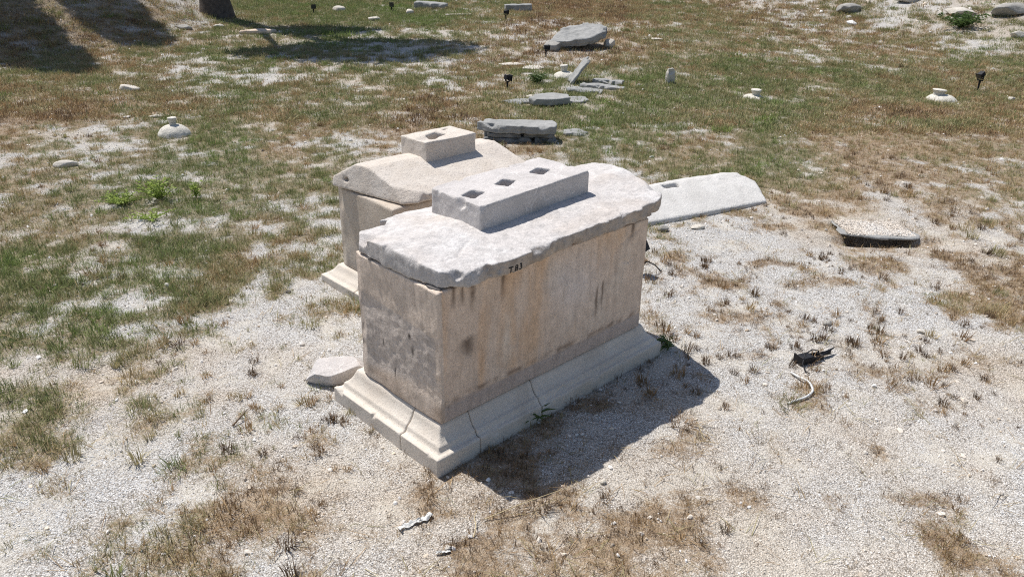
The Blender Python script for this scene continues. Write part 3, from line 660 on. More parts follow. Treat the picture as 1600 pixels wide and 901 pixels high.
def lathe(profile, seg=40):
    V = []; F = []
    for r, z in profile:
        for k in range(seg): V.append((r * math.cos(2 * math.pi * k / seg), r * math.sin(2 * math.pi * k / seg), z))
    n = len(profile)
    for i in range(n - 1):
        for k in range(seg): F.append((i * seg + k, i * seg + (k + 1) % seg, (i + 1) * seg + (k + 1) % seg, (i + 1) * seg + k))
    bm = bmesh.new(); vs = [bm.verts.new(v) for v in V]
    for f in F: bm.faces.new([vs[i] for i in f])
    bm.faces.new(vs[:seg][::-1]); bm.faces.new(vs[-seg:])
    bmesh.ops.recalc_face_normals(bm, faces=bm.faces)
    return bm
def dome(x, y, r, hd, kr, kh, tilt, label, seed, sink=.0, koff=(0, 0), kseg=6):
    e = empty('domed_stone', (x, y, tz(x, y) - sink), random.uniform(0, 6), label, 'domed stone', 'domed stones set in the field')
    e.rotation_euler = (tilt[0], tilt[1], 0)
    prof = [(r * .98, -.12), (r, .0)] + [(r * math.cos(q) ** .8, hd * math.sin(q)) for q in np.linspace(.1, 1.4, 9)]
    link('dome', weather(solid(lathe(prof), .015), seed, 3, 1, .008, .07), M_DOME, e)
    kp = [(kr * .92, hd * .80), (kr * .90, hd + kh * .3), (kr * 1.05, hd + kh * .62), (kr * 1.22, hd + kh * .85), (kr * 1.15, hd + kh)]
    bm = lathe(kp, kseg)
    for v in bm.verts: v.co.x += koff[0]; v.co.y += koff[1]
    link('knob', weather(solid(bm, .012), seed + 1, 3, 1, .005, .07), M_DOME, e)
    return e
dome(-4.99, 11.2, .235, .19, .062, .105, (0, 0), 'domed stone with tall knob on the left grass', 400, .035)
dome(4.54, 14.95, .24, .12, .085, .10, (.05, .0), 'half buried domed stone with wide knob in green grass', 402, .06, (.04, 0), 10)
dome(8.16, 15.0, .31, .20, .11, .08, (0, .06), 'large domed stone with low knob beside a spotlight on the right', 404, .085, (-.09, 0), 10)
dome(1.03, 16.75, .26, .17, .075, .13, (0, -.05), 'domed stone with knob beside the leaning thin slab', 406, .06, (0, 0), 8)
# short standing stone
def post_warp(co):
    co = co.copy(); t = np.clip((co[:, 2] - .18) / .17, 0, 1); co[:, 0] *= 1 - .35 * t ** 2; co[:, 1] *= 1 - .35 * t ** 2; return co
slab('stone_post', rect(0, 0, .19, .13), .36, (3.17, 16.22), (.05, -.04, .4), M_ROCK, 'short rounded upright stone standing in the grass', 290, .014, 'standing stone', rnd=6, warp=post_warp, sink=.05)

ROCKS = ((-5.62, 9.4, (.28, .16, .11), M_ROCK, 'white stone on brown grass at the left edge', .3), (-7.2, 14.6, (.42, .22, .14), M_ROCK, 'long white stone below the shaded bank', -.2),
  (-5.64, 25.9, (.42, .3, .22), M_ROCK, 'pale pointed stone at the far edge between two spotlights', .2), (-4.22, 24.1, (.36, .25, .15), M_ROCK, 'rounded pale stone in far green grass', .1),
  (-3.36, 25.6, (.30, .25, .2), M_ROCK, 'white stone beside the grey block at the far edge', .5), (-5.75, 12.3, (.22, .10, .05), M_ROCK, 'flat white stone beside the tall knobbed dome', .1),
  (-6.15, 12.2, (.12, .08, .05), M_ROCK, 'tiny white stone left of the flat one by the dome', .1), (-1.85, 5.78, (.045, .04, .03), M_DARKSLATE, 'small black lump on gravel left of the sarcophagi', .0),
  (2.46, 5.37, (.085, .06, .04), M_ROCK_G, 'small grey stone above the fallen spotlight', .4), (3.14, 5.27, (.06, .05, .035), M_ROCK, 'small white stone on the right gravel ridge', .2),
  (1.55, 7.52, (.12, .10, .085), M_ROCK_G, 'grey brown stone at the near edge of the pecked slab', .3), (1.93, 7.62, (.17, .09, .06), M_ROCK, 'pale flat stone at the near edge of the pecked slab', .4),
  (10.57, 26.1, (.75, .5, .35), M_ROCK_G, 'grey stone at the far right edge', .2), (13.43, 21.7, (.36, .3, .22), M_ROCK, 'white stone low on the right bank', .2),
  (12.5, 26.4, (.8, .5, .3), M_ROCK, 'pale rock high on the right bank', .3), (14.29, 23.7, (1.3, .7, .4), M_ROCK_G, 'large grey rock on the right bank', .1),
  (13.2, 24.3, (.9, .6, .25), M_ROCK, 'broad pale rock above the bush on the right bank', -.2), (3.65, 21.6, (.55, .3, .05), M_ROCK, 'flat pale stone right of the big rough slab', .1),
  (-9.3, 24.7, (.5, .4, .3), M_ROCK_G, 'grey stone left of the tree foot', .3), (-8.9, 21.6, (.45, .3, .14), M_ROCK_G, 'grey stone on the bank below the tree', .4), (-8.2, 22.3, (.3, .2, .12), M_ROCK, 'pale stone on the bank below the tree', .1),
  (-.29, 2.90, (.035, .03, .025), M_ROCK, 'white pebble in dry grass near the bottom edge', .2), (.46, 4.27, (.075, .05, .025), M_ROCK, 'pale flat chip in the shadow of the sarcophagus', .4), (.52, 3.42, (.05, .035, .03), M_ROCK, 'cream chip on dry grass past the shadow', .9),
  (9.55, 15.1, (.16, .12, .09), M_ROCK, 'white stone right of the large domed stone', .2), (.35, 17.6, (.5, .4, .07), M_ROCK, 'flat chalky stone between spotlight and rough slab', .2), (-.1, 18.0, (.6, .4, .05), M_ROCK, 'flat chalky patch stone left of the rough slab', .1))
for k, (x, y, d, m, lb, rz) in enumerate(ROCKS): rock('field_stone', x, y, d, m, lb, 500 + k, rz, .25, sub=3 if d[0] < .5 else 4)

# ------------------------------------------------------------------ lamps, cable, litter
def boxes(*bs):
    bm = bmesh.new()
    for x0, x1, y0, y1, z0, z1 in bs:
        n = len(bm.verts); boxbm(x0, x1, y0, y1, z0, z1, bm)
    bmesh.ops.bevel(bm, geom=bm.edges[:], offset=.004, segments=1, affect='EDGES')
    me = bpy.data.meshes.new('b'); bm.to_mesh(me); bm.free(); return me
def spotlight(x, y, rz, label, tilt=-.5, hs=1.0):
    e = empty('garden_spotlight', (x, y, tz(x, y) - .01), rz, label, 'spotlight', 'black garden spotlights')
    link('spike', tube_mesh('spike', [(0, 0, -.05), (0, 0, .12 * hs), (0, 0, .15 * hs)], [.012, .02, .026], 8), M_BLACK, e)
    link('bracket', boxes((-.06, .06, -.015, .015, .145 * hs, .16 * hs), (-.065, -.055, -.015, .015, .15 * hs, .23 * hs), (.055, .065, -.015, .015, .15 * hs, .23 * hs)), M_BLACK, e)
    hd = link('lamp_head', boxes((-.05, .05, -.06, .05, -.045, .045), (-.07, .07, -.075, -.062, -.06, .06)), M_BLACK, e); hd.location = (0, 0, .23 * hs); hd.rotation_euler.x = tilt
    ln = link('glass', mesh_np('glass', [(-.058, -.0785, -.048), (.058, -.0785, -.048), (.058, -.0785, .048), (-.058, -.0785, .048)], [(0, 1, 2, 3)]), M_LENS, hd)
    return e
spotlight(-.16, 15.4, 2.2, 'black spotlight left of the opened graves', .2)
spotlight(.71, 19.0, 1.9, 'black spotlight in front of the big rough slab', .1)
spotlight(9.37, 15.97, -1.2, 'tall black spotlight tilted up right of the large domed stone', .6, 1.5)
spotlight(-6.28, 25.2, .4, 'black spotlight nearest the tree at the far edge', .0)
spotlight(-4.0, 26.1, .2, 'black spotlight at the far edge beside the pale pointed stone', .0)
spotlight(-.33, 24.55, 2.6, 'black spotlight in front of the long grey block at the far edge', .0)
sp = spotlight(1.13, 6.33, -2.2, 'black spotlight half hidden behind the right end of the sarcophagus', .5, 1.15)
link('cable', tube_mesh('cable', [(0, .02, .10), (-.04, .05, .13), (-.10, .10, .09), (-.16, .13, .02), (-.20, .12, .01)], .006, 6), M_BLACK, sp)
fz = tz(2.14, 4.8)
fl = empty('fallen_spotlight', (2.14, 4.80, fz), .42, 'black garden spotlight lying toppled on the gravel at right', 'spotlight')
fl.scale = (.86, .86, .72)
hd = link('lamp_head', boxes((-.145, -.02, -.045, .045, .004, .075), (-.155, -.145, -.055, .055, .004, .095)), M_BLACK, fl)
link('bracket', boxes((-.03, .09, -.04, -.03, .01, .055), (-.03, .09, .03, .04, .01, .055), (.07, .09, -.04, .04, .01, .06)), M_BLACK, fl)
link('spike', tube_mesh('spike', [(.08, 0, .035), (.14, 0, .05), (.255, .02, .075)], [.022, .018, .004], 6), M_BLACK, fl)
link('spike_fin', boxes((.08, .20, -.004, .004, .02, .075)), M_BLACK, fl)
link('cable', tube_mesh('cable', [(.06, -.01, .06), (.03, -.02, .115), (-.04, -.02, .145), (-.12, -.03, .12), (-.17, -.07, .05), (-.19, -.13, .015), (-.185, -.17, .012)], .0055, 8), M_BLACK, fl)
def smooth_path(pts, n=6):
    P = [Vector(p) for p in pts]; out = []
    for i in range(len(P) - 1):
        p0, p1, p2, p3 = P[max(i - 1, 0)], P[i], P[i + 1], P[min(i + 2, len(P) - 1)]
        for k in range(n):
            t = k / n; out.append(.5 * ((2 * p1) + (p2 - p0) * t + (2 * p0 - 5 * p1 + 4 * p2 - p3) * t * t + (3 * p1 - p0 - 3 * p2 + p3) * t ** 3))
    return out + [P[-1]]
hp = [(x, y, tz(x, y) + z) for x, y, z in ((1.935, 4.62, .012), (1.96, 4.55, .02), (2.0, 4.47, .03), (1.995, 4.37, .022), (1.93, 4.30, .016), (1.86, 4.265, .014), (1.79, 4.24, .005))]
hose = link('conduit_hose', tube_mesh('hose', smooth_path(hp), .0078, 10), M_HOSE); tag(hose, 'curved white conduit hose on gravel below the toppled spotlight', 'hose')
def scrap(x, y, L, W, rz, label, seed):
    n, m = 40, 12; r = np.random.default_rng(seed)
    u, v = np.meshgrid(np.linspace(-.5, .5, n), np.linspace(-.5, .5, m)); u = u.ravel(); v = v.ravel()
    P = XY(u * L, v * W)
    zz = .010 + .016 * fbm(P, .022, seed, 3); P[:, 1] *= (.35 + 1.6 * np.abs(fbm(P, .05, seed + 5, 2))); P[:, 1] += .012 * fbm(P * [1, 0, 0], .09, seed + 3, 2)
    P[:, 2] = zz
    i = (np.arange(m - 1)[:, None] * n + np.arange(n - 1)[None, :]).ravel()
    me = mesh_np('scrap', P, np.stack([i, i + 1, i + n + 1, i + n], 1), True)
    o = link('plastic_scrap', me, M_PLASTIC); o.location = (x, y, tz(x, y) + .004); o.rotation_euler.z = rz
    md = o.modifiers.new('thick', 'SOLIDIFY'); md.thickness = .0015
    return tag(o, label, 'litter')
scrap(-.47, 3.08, .19, .045, .55, 'crumpled white plastic strip on gravel below the plinth corner', 600)
scrap(-.31, 2.87, .07, .03, .3, 'small crumpled white scrap in dry grass at the bottom', 603)
def stem_thing(name, pts, r, mat, label, cat):
    P = smooth_path([(x, y, tz(x, y) + z) for x, y, z in pts]); n = len(P)
    return tag(link(name, tube_mesh(name, P, [r * (1 - .7 * i / n) for i in range(n)], 6), mat), label, cat)
stem_thing('dry_stem', [(-.12, 3.11, .01), (.05, 3.17, .05), (.22, 3.25, .06), (.36, 3.37, .02)], .003, M_STRAW, 'long pale dry grass stem along the edge of the shadow', 'dry stem')
stem_thing('dry_stem', [(-.17, 2.98, .005), (-.16, 3.03, .03), (-.17, 3.09, .035), (-.16, 3.13, .05)], .0035, M_STRAW, 'short crooked straw stem in dry grass below the plinth', 'dry stem')
stem_thing('twig', [(-1.67, 3.88, .01), (-1.64, 3.93, .03), (-1.61, 4.0, .05)], .007, M_TWIG, 'short dark twig sticking up from the left gravel', 'twig')
stem_thing('twig', [(-1.02, 2.62, .0), (-1.0, 2.68, .01), (-.985, 2.74, .015)], .007, M_STRAW, 'short pale stick at the bottom left edge', 'twig')

# ------------------------------------------------------------------ plants
def leaf_quads(centres, dirs, length, width, droop=.2, seed=0):
    r = np.random.default_rng(seed); n = len(centres)
    d = dirs / np.linalg.norm(dirs, axis=1)[:, None]
    s = np.cross(d, r.normal(size=(n, 3))); s /= np.linalg.norm(s, axis=1)[:, None]
    L = (length * r.uniform(.6, 1.25, n))[:, None]; W = (width * r.uniform(.7, 1.2, n))[:, None]
    mid = centres + d * L * .5; tip = centres + d * L; tip[:, 2] -= (L * droop)[:, 0]
    V = np.stack([centres, mid + s * W * .5, tip, mid - s * W * .5], 1).reshape(-1, 3)
    return V, np.arange(4 * n).reshape(-1, 4)
def weed(name, x, y, h, nst, spread, leaf, mat, label, cat, seed, group=None, wr=.36, nl=8):
    r = np.random.default_rng(seed); z0 = tz(x, y)
    e = empty(name, (x, y, z0), 0, label, cat, group); SV = []; SF = []; C = []; D = []
    for k in range(nst):
        q = r.uniform(0, 6.28); lean = r.uniform(.1, 1) * spread; hh = h * r.uniform(.6, 1)
        p = [Vector((math.cos(q) * lean * t * .8, math.sin(q) * lean * t * .8, hh * t ** .9)) for t in (0, .35, .7, 1)]
        V, F = tube(p, [.004, .0035, .003, .0015], 5); SF += [tuple(i + len(SV) for i in f) for f in F]; SV += V
        for j in range(nl):
            t = r.uniform(.15, 1); b = p[0].lerp(p[3], t); az = r.uniform(0, 6.28)
            C.append(b[:]); D.append((math.cos(az), math.sin(az), r.uniform(.1, .9)))
    link('stem', mesh_np('stem', np.array([v[:] for v in SV]), SF, True), mat, e)
    V, F = leaf_quads(np.array(C), np.array(D), leaf, leaf * wr, .25, seed)
    link('foliage', mesh_np('foliage', V, F), mat, e)
    return e
gw = 'bright leafy weeds on the left gravel'
weed('leafy_weed', -3.92, 8.16, .25, 26, .34, .06, M_WEED, 'tallest bright green leafy weed on the left gravel', 'weed', 700, gw)
weed('leafy_weed', -3.55, 8.25, .23, 9, .12, .065, M_WEED, 'slim bright weed right of the tallest leafy weed', 'weed', 701, gw)
weed('leafy_weed', -4.25, 7.98, .14, 24, .38, .055, M_WEED, 'low bright weed left of the tallest leafy weed', 'weed', 702, gw)
weed('leafy_weed', -3.75, 7.55, .09, 16, .32, .05, M_WEED, 'small yellowish weed in front of the tallest leafy weed', 'weed', 703, gw)
weed('grassy_weed', .16, 3.985, .07, 6, .07, .16, M_BUSH, 'dark bladed weed against the long side of the plinth', 'weed', 704, None, .10, 4)
weed('grassy_weed', 1.14, 4.93, .10, 8, .06, .09, M_BUSH, 'green weed at the right corner of the plinth', 'weed', 705, None, .12)
weed('low_bush', 12.6, 23.1, .42, 60, .95, .16, M_BUSH, 'low green bush on the right bank', 'bush', 706, None, .3, 9)
weed('low_bush', .45, 15.95, .22, 30, .3, .12, M_BUSH, 'dark grassy tussock beside the opened graves', 'bush', 707, None, .12, 12)

def tree(name, path, radii, blobs, n, leaf, label, seed, bark=M_BARK, cat='tree'):
    r = np.random.default_rng(seed); base = Vector(path[0])
    e = empty(name, base, 0, label, cat)
    P = [Vector(p) - base for p in path]
    P2 = smooth_path(P, 5); rr = np.interp(np.linspace(0, 1, len(P2)), np.linspace(0, 1, len(radii)), radii)
    V, F = tube(P2, list(rr), 14); V = np.array([v[:] for v in V])
    V += .05 * np.stack([fbm(V + 5 * k, .5, seed + k, 2) for k in range(3)], 1)
    link('trunk', mesh_np('trunk', V, F, True), bark, e)
    C = []; D = []
    for bi, (bx, by, bz, sx, sy, sz) in enumerate(blobs):
        c = Vector((bx, by, bz)) - base; s = P2[-1 - (bi % 4) * 2]
        V2, F2 = tube(smooth_path([s, (s + c) / 2 + Vector((0, 0, .2)), c], 4), [.16, .14, .13, .12, .1, .09, .07, .05, .04], 7)
        link('limb', mesh_np('limb', np.array([v[:] for v in V2]), F2, True), bark, e)
        m = int(n * sx * sy * sz / sum(b[3] * b[4] * b[5] for b in blobs))
        q = r.normal(size=(m, 3)); q /= np.linalg.norm(q, axis=1)[:, None]; q *= r.uniform(.25, 1, (m, 1)) ** .5
        q *= (1 + .3 * fbm(q * 2 + bi, .9, seed + bi, 2))[:, None]
        C.append(np.array(c) + q * [sx, sy, sz]); D.append(q + r.normal(size=(m, 3)) * .6)
    V3, F3 = leaf_quads(np.concatenate(C), np.concatenate(D), leaf, leaf * .5, .2, seed)
    link('crown', mesh_np('crown', V3, F3), M_LEAF, e)
    return e
bz = tz(-8.85, 24.0)
tree('tree', [(-8.85, 24.0, bz - .3), (-8.85, 23.98, bz + .25), (-8.8, 23.9, bz + 1.2), (-8.4, 23.5, 4), (-7.6, 22.8, 6.4)], [.62, .46, .36, .30, .2],
     [(-6.7, 21.7, 8.2, 2.0, 1.5, .9), (-7.7, 24.1, 6.6, 1.5, .6, .7), (-5.3, 22.3, 8.0, 1.5, 1.0, .6), (-8.2, 21.0, 7.4, 1.2, .7, .5)], 17000, .22, 'dark tree trunk at the far left edge, its crown above the picture', 800)
for k, (x, y, H, R, lb) in enumerate(((-14.5, 20.9, 12.6, .9, 'cypress left of the picture shading the nearer part of the bank'), (-14.6, 24.4, 13.4, 1.0, 'cypress left of the picture shading the farther part of the bank'))):
    z0 = tz(x, y)
    tree('cypress', [(x, y, z0 - .2), (x, y, z0 + 2), (x, y, z0 + H * .5), (x, y, z0 + H * .8)], [.25, .2, .12, .05],
         [(x, y, z0 + .6 + (H - 1.2) * t, R * w, R * w, H * .11) for t, w in ((.1, .85), (.22, 1.), (.35, 1.), (.5, 1.), (.65, .95), (.78, .85), (.9, .6), (.97, .35))], 16000, .30, lb, 820 + k)
# ------------------------------------------------------------------ gravel, grass and straw (uncountable)
def blades(n, spread, hmin, hmax, width, lean, seed, flat=0):
    """one tuft: bent blades growing from a small patch"""
    r = np.random.default_rng(seed); V = []; F = []
    for k in range(n):
        q = r.uniform(0, 6.283); d = spread * math.sqrt(r.uniform(0, 1)); bx, by = d * math.cos(q), d * math.sin(q)
        az = q + r.normal() * .9; L = r.uniform(hmin, hmax); th = min(1.5, abs(r.normal()) * lean + flat)
        w = width * r.uniform(.7, 1.2); dx, dy = math.cos(az), math.sin(az); sx, sy = -dy * w / 2, dx * w / 2
        p1 = (bx + dx * math.sin(th) * L * .5, by + dy * math.sin(th) * L * .5, math.cos(th) * L * .5)
        th2 = min(1.65, th + r.uniform(.1, .7))
        p2 = (p1[0] + dx * math.sin(th2) * L * .5, p1[1] + dy * math.sin(th2) * L * .5, max(.002, p1[2] + math.cos(th2) * L * .5))
        i = len(V)
        V += [(bx - sx, by - sy, -.004), (bx + sx, by + sy, -.004), (p1[0] + sx * .8, p1[1] + sy * .8, p1[2]), (p1[0] - sx * .8, p1[1] - sy * .8, p1[2]), p2]
        F += [(i, i + 1, i + 2), (i, i + 2, i + 3), (i + 3, i + 2, i + 4)]
    return mesh_np('tuft', np.array(V), F)
def chip_mesh(seed):
    bm = bmesh.new(); bmesh.ops.create_icosphere(bm, subdivisions=1, radius=.5); r = np.random.default_rng(seed)
    me = bpy.data.meshes.new('chip'); bm.to_mesh(me); bm.free(); co = get_co(me)
    for k in range(5):
        d = r.normal(size=3); d /= np.linalg.norm(d); t = r.uniform(.22, .36); p = co @ d; co = co - np.maximum(0, p - t)[:, None] * d
    set_co(me, co * r.uniform(.65, 1.25, 3) * [1, 1, .75]); return me
def family(name, meshes, mat):
    c = bpy.data.collections.new(name)
    for k, me in enumerate(meshes):
        me.materials.clear(); me.materials.append(mat)
        c.objects.link(bpy.data.objects.new(f'{name}_{k:02d}', me))
    return c
def scatter(name, P, rot, scl, idx, tint, coll, label, cat):
    me = bpy.data.meshes.new(name); me.vertices.add(len(P)); me.vertices.foreach_set('co', P.astype(np.float32).ravel())
    for nm, ty, key, arr in (('rot', 'FLOAT_VECTOR', 'vector', rot), ('scl', 'FLOAT', 'value', scl), ('idx', 'INT', 'value', idx), ('tint', 'FLOAT', 'value', tint)):
        at = me.attributes.new(nm, ty, 'POINT'); at.data.foreach_set(key, arr.astype(np.int32 if ty == 'INT' else np.float32).ravel())
    me.update(); o = link(name, me)
    ng = bpy.data.node_groups.new(name, 'GeometryNodeTree')
    ng.interface.new_socket('Geometry', in_out='INPUT', socket_type='NodeSocketGeometry'); ng.interface.new_socket('Geometry', in_out='OUTPUT', socket_type='NodeSocketGeometry')
    N = ng.nodes.new; gi, go = N('NodeGroupInput'), N('NodeGroupOutput'); ip = N('GeometryNodeInstanceOnPoints')
    ci = N('GeometryNodeCollectionInfo'); ci.inputs['Collection'].default_value = coll; ci.inputs['Separate Children'].default_value = True; ci.inputs['Reset Children'].default_value = True
    def at(nm, ty):
        a = N('GeometryNodeInputNamedAttribute'); a.data_type = ty; a.inputs['Name'].default_value = nm; return a.outputs['Attribute']
    L = ng.links.new
    L(gi.outputs[0], ip.inputs['Points']); L(ci.outputs[0], ip.inputs['Instance']); ip.inputs['Pick Instance'].default_value = True
    L(at('idx', 'INT'), ip.inputs['Instance Index']); L(at('scl', 'FLOAT'), ip.inputs['Scale'])
    er = N('FunctionNodeEulerToRotation'); L(at('rot', 'FLOAT_VECTOR'), er.inputs[0]); L(er.outputs[0], ip.inputs['Rotation'])
    L(ip.outputs[0], go.inputs[0])
    o.modifiers.new('scatter', 'NODES').node_group = ng
    return tag(o, label, cat, kind='stuff')
def wedge_points(n_per_m2, y0, y1, half=.78, pad=.9):
    xm = half * y1 + pad; n = int(n_per_m2 * 2 * xm * (y1 - y0))
    x = RNG.uniform(-xm, xm, n); y = RNG.uniform(y0, y1, n); k = np.abs(x - .02 * y) < half * y + pad
    return x[k], y[k]
FOOT = []
def foot(x, y, rz, u0, u1, v0, v1): FOOT.append((x, y, rz, u0, u1, v0, v1))
foot(ORG.x, ORG.y, YAW, -.10, 1.945, -.09, .945); foot(tx, ty, YAW, -.125, 1.675, -.105, .925)
foot(F0.x, F0.y, math.atan2(FD.y, FD.x), -.35, 1.85, .02, .68); foot(-1.17, 4.47, .35, -.17, .2, -.10, .12); foot(.06, 11.32, 0, -.55, .5, -.18, .2)
foot(3.78, 7.43, 0, -.34, .36, -.06, .40); foot(.6, 14.0, 0, -.3, .3, -.2, .2); foot(1.7, 15.6, -.3, -.35, .35, -.3, .35); foot(-4.99, 11.2, 0, -.17, .17, -.17, .17); foot(8.16, 15, 0, -.25, .25, -.25, .25)
foot(4.54, 14.95, 0, -.16, .16, -.16, .16); foot(1.55, 20.3, 0, -.6, .6, -.3, .4)
def free(x, y):
    ok = np.ones(len(x), bool)
    for fx, fy, rz, u0, u1, v0, v1 in FOOT:
        c, s = math.cos(rz), math.sin(rz); u = (x - fx) * c + (y - fy) * s; v = -(x - fx) * s + (y - fy) * c
        ok &= ~((u > u0) & (u < u1) & (v > v0) & (v < v1))
    return ok
def spin(n, tilt=.15): return np.stack([RNG.normal(0, tilt, n), RNG.normal(0, tilt, n), RNG.uniform(0, 6.283, n)], 1)

chips = family('marble_chip', [chip_mesh(k) for k in range(6)], M_CHIPS)
Ps = []; Ss = []
for dens, y0, y1, s0, s1 in ((6200, 1.9, 4.2, .0045, .014), (4200, 4.2, 6.2, .0055, .015), (1600, 6.2, 9.5, .008, .019), (500, 9.5, 13, .012, .028)):
    x, y = wedge_points(dens, y0, y1, .70, .5); p = patch(x, y)
    bare = ss(.05, .4, fbm(XY(x, y), .7, 71, 4)); k = free(x, y) & (RNG.uniform(0, 1, len(x)) < (1 - .93 * ss(.1, .7, p)) * (1 - .8 * bare)); x, y = x[k], y[k]
    Ps.append(np.stack([x, y, terrain(x, y)], 1)); Ss.append(RNG.uniform(0, 1, len(x)) ** 3.2 * (s1 - s0) + s0)
x = RNG.uniform(3.42, 4.12, 5200); y = RNG.uniform(7.40, 7.88, 5200); k = RNG.uniform(0, 1, 5200) < ss(7.37, 7.47, y) * ss(.42, .30, np.abs(x - 3.78))
x, y = x[k], y[k]; Ps.append(np.stack([x, y, .010 - .02 * (x - 3.78) - .01 * (y - 7.43)], 1)); Ss.append(RNG.uniform(.008, .02, len(x)))      # gravel lying on the capstone
P = np.concatenate(Ps); S = np.concatenate(Ss); P[:, 2] += S * .1; n = len(P)
warm = np.clip(.16 + .9 * fbm(P * [1, 1, 0], 1.1, 51, 3) + .25 * fbm(P * [1, 1, 0], .2, 52, 2), 0, 1)
scatter('gravel', P, RNG.uniform(0, 6.28, (n, 3)), S, RNG.integers(0, 6, n), warm, chips, 'white and cream crushed marble gravel on the ground', 'gravel')
print('gravel', n)
x, y = wedge_points(45, 2.0, 8, .72, .6); k = free(x, y); x, y = x[k], y[k]; n = len(x); S = .012 + .028 * RNG.uniform(0, 1, n) ** 4
scatter('pebbles', np.stack([x, y, terrain(x, y) + S * .1], 1), spin(n, .5), S, RNG.integers(0, 6, n), RNG.uniform(0, 1, n), chips, 'coarser pale pebbles among the near gravel', 'pebbles')
# scattered larger pebbles
x, y = wedge_points(3.0, 2.2, 30, .72, 1); k = free(x, y); x, y = x[k], y[k]; n = len(x); S = .02 + .035 * RNG.uniform(0, 1, n) ** 3 + .0018 * y * RNG.uniform(.5, 1, n)
scatter('pebbles', np.stack([x, y, terrain(x, y) + S * .1], 1), spin(n, .4), S, RNG.integers(0, 6, n), RNG.uniform(0, .8, n), chips, 'scattered pale pebbles across the field', 'pebbles')

def tint_at(x, y):
    P = XY(x, y); g = green_at(x, y)
    return np.clip(.02 + .86 * g + .26 * fbm(P, .8, 61, 3) + .16 * fbm(P, .2, 62, 2), 0, 1)
tufts = family('grass_tuft', [blades(18, .05, .02, .07, .0032, 1.0, k) for k in range(6)] + [blades(12, .035, .05, .12, .0042, .65, 10 + k) for k in range(2)], M_GRASS)
x, y = wedge_points(1250, 1.9, 7.0, .74, .8); p = patch(x, y); k = free(x, y) & (RNG.uniform(0, 1, len(x)) < .03 + .97 * p); x1, y1 = x[k], y[k]
x, y = wedge_points(560, 7.0, 12.0, .74, .8); p = patch(x, y); k = free(x, y) & (RNG.uniform(0, 1, len(x)) < .03 + .97 * p); x2, y2 = x[k], y[k]
x, y = np.concatenate([x1, x2]), np.concatenate([y1, y2]); n = len(x)
S = RNG.uniform(.45, 1.15, n) * (.62 + .5 * green_at(x, y)) * (.75 + .3 * patch(x, y))
scatter('grass', np.stack([x, y, terrain(x, y) - .004], 1), spin(n), S, RNG.integers(0, 8, n), np.clip(tint_at(x, y) + RNG.normal(0, .09, n), 0, 1), tufts, 'thin patchy green and dry grass near the tombs', 'grass')
print('grass near', n)
far = family('grass_clump', [blades(26, .11, .03, .09, .0080, 1.0, 30 + k) for k in range(5)] + [blades(20, .09, .05, .12, .0085, .8, 40 + k) for k in range(2)], M_GRASS)
x, y = wedge_points(190, 12, 19, .74, 1); p = patch(x, y); k = free(x, y) & (RNG.uniform(0, 1, len(x)) < .02 + .95 * p); x1, y1 = x[k], y[k]
x, y = wedge_points(110, 19, 36, .72, 1.5); p = patch(x, y); k = free(x, y) & (RNG.uniform(0, 1, len(x)) < .03 + .95 * p); x2, y2 = x[k], y[k]
x, y = np.concatenate([x1, x2]), np.concatenate([y1, y2]); n = len(x); S = RNG.uniform(.55, 1.2, n) * (1 + .35 * ss(15, 30, y))
scatter('grass', np.stack([x, y, terrain(x, y) - .006], 1), spin(n), S, RNG.integers(0, 7, n), np.clip(tint_at(x, y) + RNG.normal(0, .09, n), 0, 1), far, 'rough grass covering the far field and banks', 'grass')
print('grass far', n)
# tufts standing alone on the gravel, dry straw lying about
dense = family('lone_tuft', [blades(40, .028, .03, .08, .0040, .6, 60 + k) for k in range(4)], M_GRASS)
x, y = wedge_points(90, 2.0, 11, .72, .5); k = free(x, y) & (patch(x, y) < .6) & (RNG.uniform(0, 1, len(x)) < .30 + .9 * vnoise(XY(x, y), .6, 72)); x, y = x[k], y[k]; n = len(x)
scatter('grass', np.stack([x, y, terrain(x, y) - .004], 1), spin(n), RNG.uniform(.25, 1.0, n) ** 2.6 * 1.5, RNG.integers(0, 4, n), np.clip(green_at(x, y) * .9 - .2 + RNG.normal(.0, .14, n), 0, .8), dense, 'small separate grass tufts dotted on the gravel', 'grass')
x = RNG.uniform(9.5, 19, 900); y = RNG.uniform(19.5, 32, 900); k = RNG.uniform(0, 1, 900) < ss(.5, 4.5, (x - 10.5) * .8 + (y - 22) * .55) * (.35 + .6 * vnoise(XY(x, y), 1.6, 75)); x, y = x[k], y[k]; n = len(x); S = .07 + .30 * RNG.uniform(0, 1, n) ** 3
scatter('rubble', np.stack([x, y, terrain(x, y) + S * .05], 1), spin(n, .4), S, RNG.integers(0, 6, n), RNG.uniform(0, 1, n), chips, 'pale broken rubble on the right bank', 'rubble')
# larger tussocks that break up the sward
tus = family('tussock', [blades(70, .075, .05, .12, .0045, .8, 90 + k) for k in range(4)], M_GRASS)
x, y = wedge_points(18, 2.0, 13, .73, .7); p = patch(x, y); k = free(x, y) & (RNG.uniform(0, 1, len(x)) < p * (.12 + 1.3 * green_at(x, y))); x, y = x[k], y[k]; n = len(x)
scatter('grass', np.stack([x, y, terrain(x, y) - .006], 1), spin(n), RNG.uniform(.5, 1.15, n), RNG.integers(0, 4, n), np.clip(tint_at(x, y) + RNG.normal(.04, .14, n), 0, 1), tus, 'bushy grass tussocks in the near patches of turf', 'grass')
tuf = family('far_tussock', [blades(60, .14, .06, .15, .010, .8, 110 + k) for k in range(4)], M_GRASS)
x, y = wedge_points(9, 12, 34, .73, 1.2); p = patch(x, y); k = free(x, y) & (RNG.uniform(0, 1, len(x)) < p); x, y = x[k], y[k]; n = len(x)
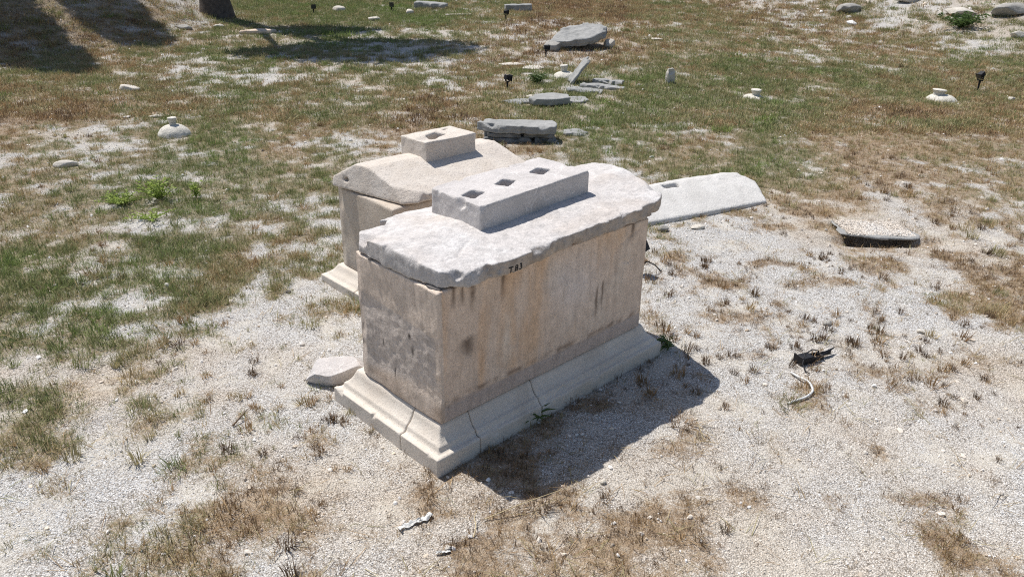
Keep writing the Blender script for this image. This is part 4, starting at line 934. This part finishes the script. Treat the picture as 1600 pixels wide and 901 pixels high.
scatter('grass', np.stack([x, y, terrain(x, y) - .008], 1), spin(n), RNG.uniform(.5, 1.2, n), RNG.integers(0, 4, n), np.clip(tint_at(x, y) + RNG.normal(.04, .16, n), 0, 1), tuf, 'bushy grass tussocks across the far field', 'grass')
# grass and litter gathered against the foot of every stone
RX = []; RY = []
for k, (fx, fy, rz, u0, u1, v0, v1) in enumerate(FOOT):
    per = 2 * (u1 - u0 + v1 - v0); m = int(per * (26 if fy < 9 else 42)); q = RNG.uniform(0, 1, m) * per; o_ = RNG.exponential(.03, m) + .005
    a, b = u1 - u0, v1 - v0
    u = np.where(q < a, u0 + q, np.where(q < a + b, u1 + o_, np.where(q < 2 * a + b, u1 - (q - a - b), u0 - o_)))
    v = np.where(q < a, v0 - o_, np.where(q < a + b, v0 + q - a, np.where(q < 2 * a + b, v1 + o_, v1 - (q - 2 * a - b))))
    RX.append(fx + u * math.cos(rz) - v * math.sin(rz)); RY.append(fy + u * math.sin(rz) + v * math.cos(rz))
x, y = np.concatenate(RX), np.concatenate(RY); k = free(x, y) & (RNG.uniform(0, 1, len(x)) < .45 + .9 * vnoise(XY(x, y), .25, 74)); x, y = x[k], y[k]; n = len(x)
scatter('grass', np.stack([x, y, terrain(x, y) - .006], 1), spin(n, .3), RNG.uniform(.35, .9, n) * (1 + .5 * ss(8, 15, y)), RNG.integers(0, 8, n), np.clip(green_at(x, y) * .8 + RNG.normal(.0, .14, n), 0, .8), tufts, 'dry grass gathered against the foot of the stones', 'grass')
straw = family('straw', [blades(3, .05, .08, .20, .0032, .2, 80 + k, 1.15) for k in range(5)], M_GRASS)
x, y = wedge_points(48, 2.0, 12, .72, .6); k = free(x, y) & (RNG.uniform(0, 1, len(x)) < .25 + patch(x, y)); x, y = x[k], y[k]; n = len(x)
scatter('straw', np.stack([x, y, terrain(x, y) + .008], 1), spin(n), RNG.uniform(.5, 1.2, n), RNG.integers(0, 5, n), RNG.uniform(.15, .42, n), straw, 'loose dry straw lying on the ground', 'straw')
x, y = wedge_points(150, 2.0, 8, .72, .6); k = free(x, y) & (RNG.uniform(0, 1, len(x)) < .35 + .7 * vnoise(XY(x, y), .5, 76)); x, y = x[k], y[k]; n = len(x)
scatter('plant_litter', np.stack([x, y, terrain(x, y) + .008], 1), spin(n), RNG.uniform(.12, .4, n), RNG.integers(0, 5, n), RNG.uniform(.0, .3, n), straw, 'short bits of dead plant litter on the gravel', 'litter')
